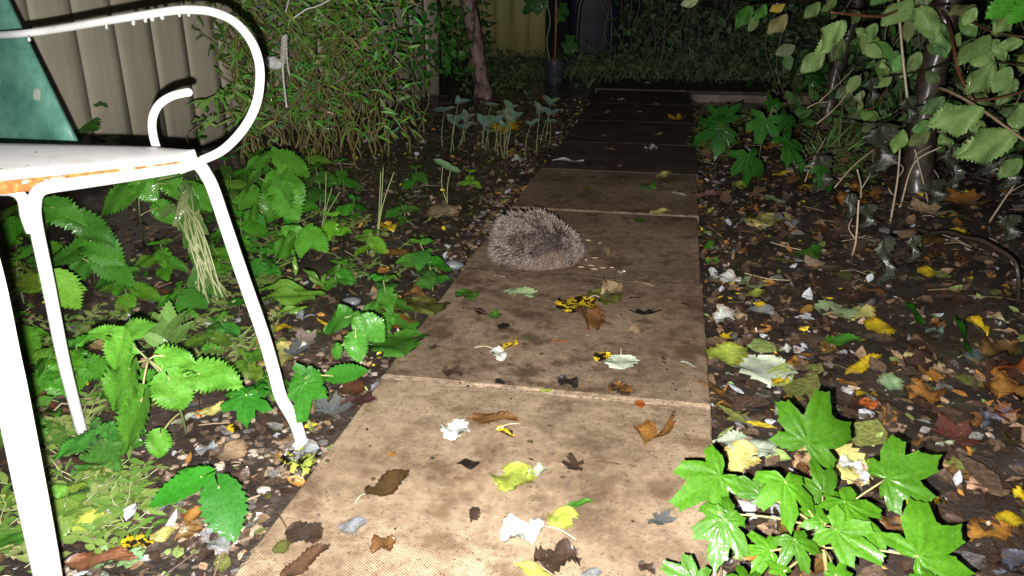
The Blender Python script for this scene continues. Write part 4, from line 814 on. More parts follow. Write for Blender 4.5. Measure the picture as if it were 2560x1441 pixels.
# chickweed carpets: nobody could count it
def chick(regs, label):
    mb = MB()
    for (x0, y0, x1, y1, n) in regs:
        for i in range(n):
            x = U(x0, x1); y = U(y0, y1); p = at(x, y, 0)
            if -.015 < pcoord(p.x, p.y)[1] < .6: continue
            p.z = gz(p.x, p.y); a = U(0, 6.28); q = [p]
            for j in range(4): a += U(-.9, .9); q.append(q[-1]+Vector((math.cos(a)*.017, math.sin(a)*.017, U(-.002, .012))))
            c = random.choice([(.13, .2, .04), (.18, .23, .07), (.08, .16, .025)]); mb.tube(q, .0009, 3, (.36, .4, .2), False)
            for j in range(1, 5):
                for s in (-1, 1):
                    b_ = a+s*1.2+U(-.4, .4); mb.leaf(q[j], Vector((math.cos(b_), math.sin(b_), U(-.2, .6))), Vector((0, -.4, 1)), U(.012, .03), U(.006, .014), c, .1, .2)
    o = ob('chickweed', mb.mesh('chickweed', M_weed)); tag(o, label, 'chickweed'); o['kind'] = 'stuff'
chick([(90, 980, 240, 1260, 42), (60, 1150, 350, 1330, 26), (0, 1230, 130, 1441, 18), (250, 1180, 330, 1330, 25), (0, 780, 160, 940, 26), (150, 780, 420, 880, 35)], 'pale green chickweed carpet round the foot of the middle bench leg')
chick([(500, 780, 640, 920, 36), (540, 660, 700, 760, 25), (600, 560, 720, 660, 25), (860, 540, 1060, 700, 22), (720, 430, 900, 600, 22)], 'pale chickweed and wisps in the soil right of the bench')
chick([(1740, 250, 2100, 300, 260), (1740, 300, 1830, 380, 80), (2030, 290, 2200, 430, 150)], 'low mossy ground cover below the raised kerb on the right')
# pale seedlings in the dark bed
for k in range(24):
    x = U(1090, 1385); y = 405-.16*abs(x-1230)+U(-38, 6); g = at(x, y, -.03); Z = proj(g)[2]; h = U(.09, .2)*(1.0 if k % 4 else 1.25)
    root = empty('pale_seedling', g, 'grey-green seedling on a pale stem in the dark bed behind the hedgehog', 'seedling', 'pale seedlings in the dark bed'); tp = g+Vector((U(-.02, .06), U(-.02, .02), h))
    stemtube(root, g, [g, (g+tp)/2+Vector((U(-.01, .005), 0, 0)), tp], .0017, (.3, .36, .17))
    for j in range(2 if k % 3 else 3):
        a = j*2.2+U(-.6, .6); d = Vector((math.cos(a), math.sin(a)*.6, U(-.15, .9))); L = U(.03, .06); ob('leaf', ME_ovate[j % 2], root, loc(frame(tp, d, Vector((U(-.3, .3), -.5, 1)), L, L*U(.9, 1.1)), g), tuple(q*U(.8, 1.15) for q in (.16, .24, .17)), M_pale)
for S, tops, lab in (([(1118, 515)], [(1108, 408), (1128, 420)], 'twin-stemmed pale seedling standing in the soil left of the path'), ([(944, 602)], [(958, 420), (985, 430), (952, 430)], 'bare pale branching stems left of the yellow leaf'), ([(805, 580)], [(830, 470), (815, 430), (850, 480)], 'thin bare stems below the willow')):
    g = at(S[0][0], S[0][1], -.02); Z = proj(g)[2]; root = empty('pale_seedling', g, lab, 'seedling')
    for x, y in tops:
        tp = az(x, y, Z-.07); stemtube(root, g, [g+Vector((U(-.004, .004), 0, 0)), (g+tp)/2+Vector((U(-.012, .006), 0, 0)), tp], .0022, (.3, .36, .15))
        if y < 425 and S[0][0] == 1118:
            for j in range(2): a = .3+j*2.6; ob('leaf', ME_ovate[j], root, loc(frame(tp, Vector((math.cos(a), math.sin(a)*.5-.2, -.35+.75*j)), (U(-.5, .5), -1, .6), .034, .03), g), (.09, .17, .07), M_pale)
# dry pale stalks, right
for k, (P, lab) in enumerate(((([(2225, 560), (2244, 447), (2252, 330)]), 'pale dry stalk rising in front of the big right trunk'), ([(2322, 517), (2312, 470), (2287, 373)], 'dry stalk leaning across the trunk base'), ([(2145, 548), (2153, 474), (2143, 424)], 'short dry stalk in the litter left of the trunk'), ([(2473, 556), (2510, 500), (2543, 453)], 'dry stalk leaning right near the right edge'),
        ([(2240, 610), (2190, 640), (2160, 690)], 'dry stalk lying across the litter below the trunk'), ([(2250, 520), (2285, 410), (2353, 367)], 'forked dry stalk arching over the trunk base'), ([(2130, 640), (2140, 600), (2147, 500)], 'thin upright dry stalk far left of the trunk'))):
    g = at(*P[0], -.02); Z = proj(g)[2]; root = empty('dry_stalk', g, lab, 'stalk', 'dry stalks by the right trunk'); twig(root, g, [g]+[az(x, y, Z-.05*(i+1)) for i, (x, y) in enumerate(P[1:])], .0035, (.5, .4, .28), 'stem', taper=.3)
    a = az(*P[1], Z-.05); twig(root, g, [a, a+Vector((U(-.04, .04), U(-.02, .02), .03)), a+Vector((U(-.07, .07), 0, .06))], .0018, (.5, .4, .28), 'side_stem')
root = empty('hanging_stalk', az(2268, 245, 2.45), 'pale dry stalk hanging from above beside the big right trunk', 'stalk'); twig(root, root.location, [(2268, 245, 2.45), (2262, 190, 2.44), (2256, 136, 2.43), (2248, 35, 2.42), (2244, -60, 2.42)], .0042, (.46, .38, .24), 'stem', taper=0)
# crumpled withered leaves round the trunk
M_wet = leafmat('soggy_leaf', rough=.35, nv=9, k=.9, vein=.2, wet=.9, mott=.7, bumpk=2.0, spec=.5, drop=1.0)
ME_wither = [leafmesh('withered_leaf', M_dark, .6, 9, .12, .45, .1, .5, .09, 8, 300+s, point=.6, wave=.22, twist=.5) for s in range(4)]
for x, y, wpx, hpx, Z, lab in ((2200, 372, 82, 118, 2.45, 'largest crumpled grey withered leaf left of the trunk'), (2050, 435, 60, 90, 2.6, 'crumpled withered leaf farthest left of the trunk'), (2380, 415, 48, 105, 2.5, 'narrow crumpled withered leaf right of the trunk base'), (2456, 405, 95, 70, 2.4, 'wide crumpled withered leaf right of the trunk'), (2520, 430, 60, 85, 2.3, 'crumpled withered leaf near the right edge'),
        (2270, 275, 38, 66, 2.6, 'small withered leaf hanging before the trunk'), (2178, 228, 34, 64, 2.7, 'half pale withered leaf hanging left of the trunk'), (2127, 515, 30, 62, 2.2, 'thin withered leaf beside a short dry stalk'), (2168, 540, 50, 60, 2.2, 'crumpled withered leaf low in the litter'), (2210, 650, 45, 120, 1.95, 'long dark withered leaf hanging above the litter'), (2522, 570, 55, 66, 2.0, 'withered leaf near the bent branch'), (2285, 620, 32, 66, 1.95, 'small dark withered leaf under the bent branch'), (2330, 480, 60, 60, 2.5, 'withered leaf at the foot of the trunk')):
    a = az(x, y-hpx/2, Z); b_ = az(x+U(-8, 8), y+hpx/2, Z); L = (b_-a).length; W = wpx*Z/FPX/.6
    o = ob('withered_leaf', random.choice(ME_wither), None, frame(a, b_-a, Vector((U(-.3, .3), -1, .2)), L, W), (.05, .055, .038), M_wet); tag(o, lab, 'leaf', 'withered leaves round the right trunk')
# grass tuft right
def tuft(px, py, n, lab, h=.14, c=(.14, .26, .07)):
    g = at(px, py, -.04); mb = MB()
    for i in range(n):
        a = U(0, 6.28); p = Vector((U(-.07, .07), U(-.05, .05), 0)); mb.leaf(p, Vector((math.cos(a)*.8, math.sin(a)*.6, U(.3, 1))), Vector((math.sin(a), -1, .3)), U(.6, 1.3)*h, .006, tuple(k*U(.7, 1.2) for k in c), U(.2, .9), 0)
    root = empty('grass_tuft', g, lab, 'grass', 'grass tufts right of the path'); ob('blades', mb.mesh('blades', M_narrow), root)
tuft(2090, 385, 34, 'grass tuft between the two right trunks'); tuft(2180, 330, 26, 'grass tuft just left of the big right trunk'); tuft(2020, 400, 20, 'small grass tuft by the drooping lobed seedling', .1); tuft(1910, 320, 16, 'grass wisps below the raised kerb', .1)
# =================================================================================================== FALLEN LEAVES
KC = dict(white=(.66, .67, .68), grey=(.25, .26, .30), slate=(.12, .13, .145), dbrown=(.05, .03, .022), black=(.02, .015, .014), brown=(.17, .08, .032), orange=(.36, .17, .045), rust=(.4, .1, .025), tan=(.46, .33, .22), yellow=(.66, .47, .025), pyellow=(.6, .54, .2), yg=(.42, .5, .09), pgreen=(.34, .44, .24), pgrey=(.42, .47, .38), green=(.05, .16, .018), olive=(.11, .12, .03))
def surf(x, y):
    p = at(x, y, .006); s, v = pcoord(p.x, p.y)
    if -.005 < v < .605 and s < 4.8:
        z = .016
        for i in range(9):
            if s < sj[i+1]: z = zz[i]; break
        p = at(x, y, z+.003); return p
    p = at(x, y, -.02); p.z = gz(p.x, p.y)+.006; q = at(x, y, p.z); q.z = gz(q.x, q.y)+.006; return q
def fallen(x0, y0, x1, y1, sh, col, label, mat=None, wf=1.0, stalk=None, lift=0.0, tilt=.12, group=None, cat='leaf', name='fallen_leaf'):
    a, b_ = surf(x0, y0), surf(x1, y1); a.z += lift; b_.z += lift+.001
    if sh == 'star': a = a*.62+b_*.38
    d = b_-a; c = KC[col] if isinstance(col, str) else col; k = U(.9, 1.1)
    if mat is None: mat = M_dark if col in ('black', 'dbrown') else M_fall
    o = ob(name, random.choice(SH[sh]), None, frame(a, d, Vector((U(-tilt, tilt), U(-tilt, tilt), 1)), d.length, d.length*wf), tuple(q*k for q in c), mat); tag(o, label, cat, group)
    if stalk:
        s0 = surf(*stalk); s0.z += lift+.002; M = o.matrix_basis.inverted(); mb = MB(); S = spline([a+Vector((0, 0, .002)), (a+s0)/2+Vector((0, 0, .006)), s0], 4); mb.tube([M @ p for p in S], .0011/d.length, 5)
        sc_ = ob('leaf_stalk', mb.mesh('leaf_stalk', M_stalk), o, color=(.5, .42, .3) if col not in ('black', 'dbrown') else (.12, .07, .04))
    return o
PL = [  # leaves lying on the path: base, tip, shape, colour, label, extras
 (1285, 730, 1382, 738, 'nettle', 'pgreen', 'pale green serrated leaf lying across the slab before the hedgehog', dict(wf=.62, mat=M_pale)),
 (1145, 730, 1190, 745, 'round', 'green', 'dark green round leaf at the left path edge before the hedgehog', {}),
 (1470, 748, 1408, 778, 'round', 'yellow', 'largest yellow leaf with black spots on the path', dict(mat=M_spot, stalk=(1500, 745))),
 (1480, 730, 1540, 758, 'round', 'olive', 'olive leaf partly under the spotted yellow leaf', {}),
 (1545, 715, 1505, 738, 'fold', 'tan', 'tan folded leaf on the olive leaf', {}),
 (1222, 790, 1178, 775, 'long', 'black', 'narrow black leaf with pale stalk on the left of the brown slab', dict(stalk=(1155, 770))),
 (1220, 795, 1255, 785, 'crump', 'green', 'small curled green leaf on the brown slab', {}),
 (1265, 810, 1252, 822, 'round', 'black', 'tiny black leaf below the curled green one', {}),
 (1470, 785, 1480, 832, 'fold', 'brown', 'brown curled leaf right of centre on the brown slab', {}),
 (1492, 806, 1535, 808, 'sliver', 'black', 'black curled leaf beside the brown curled one', dict(wf=1.5)),
 (1610, 770, 1612, 800, 'star', 'black', 'small black star-shaped leaf on the right of the brown slab', {}),
 (1570, 748, 1605, 740, 'sliver', 'black', 'thin black sliver of leaf near the hedgehog', dict(wf=1.3)),
 (1570, 830, 1602, 822, 'round', 'tan', 'round tan leaf scrap below the black star leaf', {}),
 (1375, 855, 1422, 851, 'sliver', 'rust', 'thin rust brown leaf sliver mid slab', {}),
 (1312, 846, 1330, 850, 'ov', 'green', 'tiny green leaf bit in the middle of the brown slab', {}),
 (1255, 878, 1293, 855, 'fold', 'yellow', 'folded yellow leaf touching a white one', dict(mat=M_spot)),
 (1238, 875, 1258, 898, 'crump', 'white', 'white crumpled leaf with long pale stalk on the brown slab', dict(stalk=(1185, 872))),
 (1525, 885, 1490, 900, 'round', 'yellow', 'small round spotted yellow leaf on the brown slab', dict(mat=M_spot)),
 (1553, 892, 1553, 920, 'round', 'pgrey', 'round grey-green leaf with its stalk pointing away', dict(stalk=(1550, 868), wf=1.5, mat=M_pale)),
 (1700, 905, 1742, 914, 'sliver', 'white', 'white curled sliver at the right of the brown slab', dict(wf=1.6)),
 (1105, 930, 1157, 934, 'crump', 'dbrown', 'dark brown ragged leaf at the left of the brown slab', {}),
 (1070, 872, 1098, 870, 'star', 'dbrown', 'small dark brown leaf near the left path edge', {}),
 (1395, 950, 1445, 965, 'crump', 'black', 'black wet leaf by the slab joint', {}),
 (1530, 960, 1572, 985, 'round', 'dbrown', 'brown leaf with yellow patches by the slab joint', dict(mat=M_pspot)),
 (1240, 948, 1262, 962, 'ov', 'black', 'tiny black leaf at the slab joint', {}),
 (1350, 972, 1380, 978, 'ov', 'yg', 'yellow-green scrap lying on the slab joint', {}),
 (1700, 758, 1728, 764, 'sliver', 'black', 'black sliver near the right path edge', dict(wf=1.6)),
 (1150, 1058, 1128, 1098, 'crump', 'white', 'bright white torn leaf on the front slab', dict(wf=1.1, mat=M_pale)),
 (1168, 1048, 1302, 1048, 'long', 'brown', 'long brown leaf lying behind the white leaf', dict(wf=.9)),
 (1238, 1078, 1290, 1092, 'fold', 'yellow', 'yellow leaf curled round a black patch with white edge', dict(mat=M_spot, stalk=(1302, 1062))),
 (1612, 1115, 1668, 1052, 'fold', 'orange', 'orange-brown folded leaf at the right of the front slab', dict(wf=1.1)),
 (1598, 1002, 1602, 1022, 'ov', 'rust', 'tiny red-brown bit below the joint', {}),
 (1200, 1160, 1142, 1160, 'ov', 'black', 'black oval leaf with pale stalk on the front slab', dict(stalk=(1228, 1158))),
 (1300, 1160, 1262, 1232, 'ov', 'yg', 'yellow-green veined leaf in the middle of the front slab', dict(wf=1.25)),
 (1320, 1185, 1368, 1172, 'crump', 'pgrey', 'grey-green leaf beside the yellow-green veined one', {}),
 (1475, 1170, 1400, 1165, 'star', 'dbrown', 'dark brown lobed leaf with long stalk on the front slab', dict(stalk=(1550, 1164))),
 (915, 1238, 1022, 1178, 'ov', (.085, .05, .022), 'large brown serrated leaf on the left of the front slab', dict(wf=.8, stalk=(888, 1262))),
 (1190, 1268, 1182, 1308, 'sliver', 'dbrown', 'twisted dark brown scrap on the front slab', dict(wf=2)),
 (1425, 1270, 1385, 1325, 'ov', 'yg', 'yellow-green leaf above the crumpled white one', dict(wf=1.15)),
 (1418, 1265, 1482, 1258, 'long', 'green', 'narrow green leaf touching a yellow-green one', dict(mat=M_pale)),
 (1360, 1318, 1248, 1345, 'crump', 'white', 'large crumpled white leaf with pale stalk near the bottom', dict(stalk=(1440, 1352), mat=M_pale, wf=.95)),
 (718, 1325, 805, 1342, 'round', 'dbrown', 'round dark brown leaf at lower left of the path', dict(wf=.95, stalk=(690, 1290))),
 (845, 1325, 920, 1302, 'ov', 'grey', 'smooth grey leaf at lower left of the path', {}),
 (990, 1350, 925, 1378, 'crump', 'brown', 'curled red-brown leaf near the bottom of the path', {}),
 (700, 1450, 825, 1370, 'long', (.09, .048, .03), 'long dark brown leaf at the bottom left of the path', dict(wf=.9)),
 (1612, 1292, 1690, 1312, 'star', 'slate', 'dark grey two-lobed leaf at lower right of the path', {}),
 (1335, 1405, 1455, 1392, 'crump', 'dbrown', 'big dark brown soggy leaf at the bottom of the path', {}),
 (1380, 1450, 1285, 1415, 'long', 'yg', 'pale green leaf under the soggy brown one', {}),
 (1455, 1445, 1505, 1425, 'ov', 'grey', 'grey leaf at the bottom edge of the path', {}),
 (1595, 1412, 1638, 1430, 'crump', 'dbrown', 'small dark brown leaf near the sycamore seedling', {}),
 (685, 1385, 725, 1350, 'ov', 'olive', 'olive leaf half under a round brown one', {}),
 (968, 1135, 990, 1140, 'round', 'orange', 'tiny orange bit on the front slab', {}),
 (1585, 707, 1642, 712, 'sliver', 'tan', 'tan stick-like leaf right of the hedgehog', dict(wf=1.2)),
 (1545, 682, 1566, 682, 'crump', 'white', 'white scrap right of the hedgehog', {}),
 (1235, 690, 1265, 691, 'sliver', 'white', 'thin white sliver in front of the hedgehog', {}),
 (1625, 535, 1676, 527, 'long', 'pyellow', 'pale yellow leaf on the slab joint beyond the hedgehog', dict(wf=1.3)),
 (1600, 472, 1642, 468, 'fold', 'green', 'folded green leaf on the slab behind the hedgehog', {}),
 (1678, 483, 1726, 486, 'sliver', 'white', 'white curled leaf near the right path edge', dict(wf=2)),
 (1585, 553, 1614, 551, 'round', 'green', 'small green round leaf right of the hedgehog', {}),
 (1640, 442, 1676, 436, 'ov', 'pyellow', 'pale yellow leaf on the joint of the first dark slab', {}),
 (1450, 478, 1492, 472, 'long', 'olive', 'thin olive leaf above the hedgehog', {}),
 (1460, 404, 1383, 405, 'long', 'white', 'glistening silver leaf on the dark slab', dict(mat=M_pale, wf=.8)),
 (1612, 372, 1645, 370, 'crump', 'white', 'white clustered scrap on the dark slabs', {}),
 (1680, 302, 1700, 295, 'star', 'yellow', 'small yellow leaf far along the path', {}),
 (1535, 415, 1560, 412, 'ov', 'tan', 'tan leaf on the nearest dark slab', {}),
 (1515, 372, 1540, 372, 'sliver', 'tan', 'tan sliver on the dark slabs', dict(wf=2)),
 (1632, 336, 1662, 334, 'ov', 'pyellow', 'yellowish leaf on the second dark slab', {}),
 (1500, 340, 1520, 338, 'ov', 'grey', 'grey leaf bit on the second dark slab', {}),
 (1520, 247, 1534, 246, 'ov', 'yellow', 'tiny yellow leaf near the far end of the path', {}),
 (1545, 250, 1562, 249, 'crump', 'white', 'tiny white leaf near the far end of the path', {}),
 (1630, 262, 1650, 260, 'ov', 'pyellow', 'small dull yellow leaf on the far slabs', {}),
 (1585, 281, 1605, 278, 'sliver', 'tan', 'tiny tan sliver on the far slabs', dict(wf=2)),
 (1508, 283, 1526, 281, 'ov', 'tan', 'small tan leaf at the left of the far slabs', {}),
 (1612, 209, 1626, 208, 'crump', 'white', 'tiny pale scrap on the cross path', {}),
 (1520, 640, 1500, 606, 'sliver', 'tan', 'tan scrap just right of the hedgehog', {}),
]
for q in PL: fallen(*q[:7], tilt=.05, **q[7])
SIDE = [
 (2165, 835, 2228, 822, 'round', 'yellow', 'bright yellow crinkled leaf in the right litter', {}), (2412, 822, 2470, 850, 'fold', 'yellow', 'yellow crescent leaf beside the narrow green blade', dict(lift=.01)),
 (1930, 785, 1880, 772, 'ov', 'yellow', 'yellow leaf left of the pale green round one, right of the path', {}), (1840, 850, 1780, 862, 'star', 'yellow', 'yellow leaf touching the path edge on the right', {}),
 (1770, 908, 1862, 895, 'ov', 'yg', 'glossy yellow-green leaf beside the path edge', {}), (2055, 800, 2115, 772, 'round', 'pgreen', 'pale green round veined leaf in the right litter', dict(mat=M_pale)), (2170, 775, 2120, 805, 'ov', 'pyellow', 'pale yellow leaf touching the pale green round one', {}),
 (1790, 820, 1830, 780, 'crump', 'white', 'bright white crumpled leaf right of the path', {}), (1850, 715, 1785, 708, 'crump', 'white', 'white ragged leaf beside a brown-centred green leaf', {}), (1845, 720, 1920, 712, 'round', 'pgreen', 'green leaf with a brown patch in the right litter', dict(mat=M_pspot)), (1865, 750, 1910, 740, 'ov', 'yg', 'yellow-green leaf below the brown-centred leaf', {}),
 (2055, 865, 2152, 858, 'long', 'green', 'bright green wet leaf lying in the right litter', dict(mat=M_green, wf=1.1)), (1890, 905, 1930, 965, 'round', 'pgrey', 'fan-shaped pale grey-green leaf right of the path', dict(wf=1.3, mat=M_pale)), (2292, 690, 2340, 685, 'round', 'yellow', 'yellow leaf far right in the litter', {}), (1940, 545, 1905, 568, 'round', 'pyellow', 'pale yellow round leaf right of the far path', {}), (1945, 545, 1985, 568, 'crump', 'grey', 'grey crumpled leaf beside the pale yellow round one', {}),
 (1950, 888, 1980, 880, 'crump', 'white', 'small white scrap right of the fan-shaped leaf', {}), (2260, 1290, 2350, 1272, 'crump', 'yellow', 'bright pale yellow leaf under the sycamore seedling', dict(lift=.01)), (1860, 1125, 1838, 1180, 'ov', 'pyellow', 'yellow veined leaf at the path edge by the sycamore', dict(wf=1.2, lift=.008)), (1900, 1130, 1785, 1090, 'nettle', 'pgrey', 'pale grey-green serrated leaf at the path edge', dict(mat=M_pale, wf=.9)),
 (2040, 1135, 2230, 1225, 'nettle', 'pyellow', 'large pale yellow serrated leaf behind the sycamore seedling', dict(mat=M_pale, wf=.8)), (2090, 1180, 2150, 1210, 'crump', 'white', 'bright white leaf bit below the large pale yellow leaf', dict(lift=.012)), (2155, 1010, 2185, 1030, 'round', 'rust', 'small orange-red leaf bit above the sycamore', {}), (2270, 1010, 2340, 985, 'crump', 'orange', 'big orange-brown leaf in the lower right litter', {}),
 (2480, 940, 2560, 925, 'fold', 'rust', 'curled rust leaf at the right edge', {}), (2490, 1010, 2560, 965, 'crump', 'orange', 'broad orange-brown leaf at the right edge', {}), (2140, 730, 2215, 745, 'long', 'brown', 'reddish brown leaf in the middle of the right litter', dict(wf=1.2)), (2490, 1315, 2555, 1305, 'round', 'yellow', 'yellow leaf in the bottom right corner', {}), (2335, 1125, 2395, 1120, 'long', 'pgrey', 'small pale oval leaf right of the sycamore', dict(wf=.9)), (2530, 1260, 2565, 1250, 'crump', 'yellow', 'small yellow leaf above the corner one', {}),
 (2340, 1120, 2420, 1090, 'star', (.09, .03, .025), 'dark red-brown leaf behind the pale oval one', {}), (2110, 950, 2200, 905, 'long', 'yellow', 'narrow yellow leaf strip in the right litter', dict(wf=.5)), (2140, 1000, 2190, 985, 'sliver', 'yellow', 'yellow ragged strip above the sycamore', dict(wf=2)), (1930, 975, 1970, 960, 'fold', 'yellow', 'yellow leaf curled over brown ones right of the path', {}),
 (1760, 975, 1795, 985, 'ov', 'orange', 'orange-brown leaf touching the path edge near the joint', {}), (2000, 1170, 2010, 1215, 'long', 'brown', 'brown leaf between sycamore stalks', {}), (2260, 930, 2330, 910, 'crump', 'dbrown', 'dark brown leaf below the bright yellow one', {}), (2020, 640, 2055, 625, 'long', 'green', 'green ribbed leaf in the far right litter', dict(mat=M_green, wf=1.4)), (1990, 650, 2050, 640, 'ov', 'green', 'bright green glossy leaf in the far right litter', dict(mat=M_green)), (1760, 630, 1785, 612, 'ov', 'green', 'small green leaf at the right path edge', dict(mat=M_green)), (1765, 665, 1795, 660, 'crump', 'green', 'crinkled green leaf at the right path edge', dict(mat=M_green)), (1760, 545, 1785, 535, 'star', 'yg', 'yellow-green star leaf right of the far path', {}),
 (1950, 510, 1900, 500, 'ov', 'pgreen', 'pale green leaf in the litter below the trunks', {}), (2000, 478, 2030, 470, 'ov', 'yellow', 'yellow leaf below the thinner trunk', {}), (1930, 445, 1980, 440, 'long', 'yellow', 'long yellow leaf left of the trunks', {}), (1830, 470, 1870, 465, 'ov', 'yg', 'yellow-green leaf below the hanging lobed seedling', {}), (2150, 500, 2165, 480, 'crump', 'orange', 'orange leaf left of the dry stalk', {}), (2100, 520, 2145, 505, 'crump', 'orange', 'flat orange-brown leaf near the trunk', {}), (2290, 545, 2340, 530, 'star', 'tan', 'tan lobed leaf under the trunk', {}), (2370, 520, 2440, 505, 'star', 'orange', 'orange lobed leaf right of the trunk base', {}),
 # left side
 (670, 830, 728, 822, 'ov', 'yellow', 'yellow wet leaf right of the front bench leg', {}), (712, 785, 758, 800, 'crump', 'grey', 'grey leaf above the yellow one by the bench leg', {}), (735, 880, 772, 872, 'crump', 'white', 'white leaf scrap right of the bench leg', {}), (725, 875, 795, 850, 'star', (.22, .18, .17), 'brownish grey lobed leaf right of the bench leg', {}), (695, 905, 780, 885, 'star', 'slate', 'blue-grey lobed leaf under the white scrap', {}), (555, 1165, 610, 1112, 'ov', 'tan', 'long tan leaf left of the bench foot', {}), (570, 1090, 600, 1078, 'round', 'yellow', 'small spotted yellow leaf left of the bench foot', dict(mat=M_spot)),
 (500, 1050, 585, 1025, 'long', 'pyellow', 'pale yellow leaf under the lobed seedling', {}), (430, 1075, 500, 1050, 'long', 'pgrey', 'grey-green leaf tip left of the pale yellow leaf', {}), (305, 1372, 385, 1365, 'round', 'yellow', 'large black-spotted yellow leaf at lower left', dict(mat=M_spot)), (378, 1365, 440, 1330, 'ov', 'pyellow', 'yellow-tan leaf touching the spotted one', {}), (185, 1345, 265, 1290, 'ov', 'yg', 'yellow-green leaf at lower left near the chair leg', {}), (165, 1425, 345, 1405, 'long', (.2, .085, .045), 'long red-brown leaf at the bottom left', {}), (470, 1330, 520, 1270, 'fold', 'orange', 'orange-brown curled leaf beside the glossy seedling', {}),
 (380, 1275, 460, 1265, 'crump', 'grey', 'grey leaf below the glossy seedling', {}), (520, 1345, 570, 1385, 'crump', 'grey', 'grey leaf at the lower left path edge', {}), (265, 1295, 305, 1285, 'crump', 'white', 'white scrap at lower left', {}), (490, 1140, 550, 1135, 'crump', 'grey', 'crumpled grey leaf left of the bench foot', {}), (720, 1160, 800, 1135, 'crump', 'grey', 'grey crumpled leaf under the bench foot', {}), (745, 1150, 765, 1185, 'crump', 'yg', 'spotted yellow-green leaf at the path edge below the bench foot', dict(mat=M_spot)), (805, 1065, 850, 1010, 'star', 'slate', 'large slate grey lobed leaf near the path edge', {}), (985, 832, 1035, 802, 'round', 'green', 'broad green leaf with yellow edge at the path side', dict(mat=M_pspot)), (985, 850, 1008, 888, 'round', 'green', 'broad green veined leaf hanging at the path side', dict(mat=M_green)),
 (1030, 760, 1085, 785, 'round', 'olive', 'dark olive leaf at the left path edge', {}), (985, 800, 945, 770, 'round', 'brown', 'brown leaf by the nettle left of the path', {}), (660, 880, 690, 905, 'ov', 'green', 'green ribbed leaf right of the bench leg', dict(mat=M_green)), (960, 570, 985, 580, 'crump', 'yellow', 'small yellow-orange leaf left of the hedgehog', {}), (975, 650, 1012, 625, 'ov', 'orange', 'orange-brown glossy leaf left of the hedgehog', {}), (700, 870, 690, 935, 'ov', 'pyellow', 'pale yellow leaf behind the bench leg', {}), (1090, 555, 1120, 520, 'ov', 'tan', 'tan leaf left of the twin seedling', {}), (1265, 350, 1255, 330, 'ov', 'yellow', 'orange-yellow leaf among the pale seedlings', dict(lift=.02)), (1280, 410, 1310, 400, 'crump', 'white', 'white leaf scrap below the pale seedlings', {}), (0, 1285, 30, 1275, 'crump', 'yellow', 'small yellow scrap left of the chair leg', {}), (0, 1400, 75, 1395, 'round', 'green', 'round green leaf left of the chair leg at the bottom', dict(mat=M_green, lift=.02)), (0, 1260, 45, 1265, 'ov', 'yg', 'yellow-green leaf left of the chair leg', {}), (700, 1050, 745, 1020, 'ov', 'brown', 'brown leaf by the seedling right of the bench leg', {}), (860, 1000, 905, 960, 'ov', (.12, .05, .03), 'dark red-brown leaf below the broad pointed leaf', {}),
]
for q in SIDE: fallen(*q[:7], tilt=.22, **dict(q[7], lift=q[7].get('lift', 0)+.009))
# grey stone and seed husks by the hedgehog
m_stone = vcmat('stone', rough=.45, wet=.3, bumps=80, mott=.4)
def stone(x, y, wpx, label, c=(.16, .18, .19)):
    p = surf(x, y); k = wpx*proj(p)[2]/FPX/2; mb = MB(); rows = []
    for j in range(7):
        ph = -math.pi/2+math.pi*j/6; rows.append([mb.vert(Vector((math.cos(a)*math.cos(ph)*k, math.sin(a)*math.cos(ph)*k*.7, math.sin(ph)*k*.42+k*.2))*(1+.22*noise.noise(Vector((math.cos(a)*1.5+x, math.sin(a)*1.5, ph)))), c) for a in [i*2*math.pi/14 for i in range(14)]])
    for a, b_ in zip(rows, rows[1:]):
        for i in range(14): mb.f.append((a[i], a[(i+1) % 14], b_[(i+1) % 14], b_[i]))
    o = ob('stone', mb.mesh('stone', m_stone), None, Matrix.Translation(p)); tag(o, label, 'stone', 'stones left of the path')
stone(1132, 668, 58, 'smooth blue-grey stone at the left path edge near the hedgehog'); stone(880, 760, 50, 'flat dark grey stone in the soil right of the dock'); stone(905, 772, 26, 'small pinkish stone right of the flat grey stone', (.3, .2, .17)); stone(870, 970, 42, 'pale round stone near the path edge below the broad leaf', (.42, .33, .27)); stone(660, 1230, 40, 'pale pebble at the left path edge below the bench foot', (.45, .37, .3))
husks = [(1465, 650), (1452, 668), (1478, 664), (1488, 645), (1500, 608), (1432, 659), (1485, 673), (1508, 670), (1530, 669), (1470, 601)]
for i, (x, y) in enumerate(husks):
    p = surf(x, y); a = U(-.5, .5); mb = MB(); d = Vector((math.cos(a), math.sin(a), 0)); l = U(.010, .024); mb.tube([p-d*l*.5, p, p+d*l*.5+Vector((0, U(-.003, .003), 0))], [.0006, U(.0012, .002), .0008], 6, (.52, .4, .24)); o = ob('seed_husk', mb.mesh('seed_husk', M_weed)); tag(o, 'small tan seed husk on the slab right of the hedgehog', 'husk', 'seed husks beside the hedgehog')
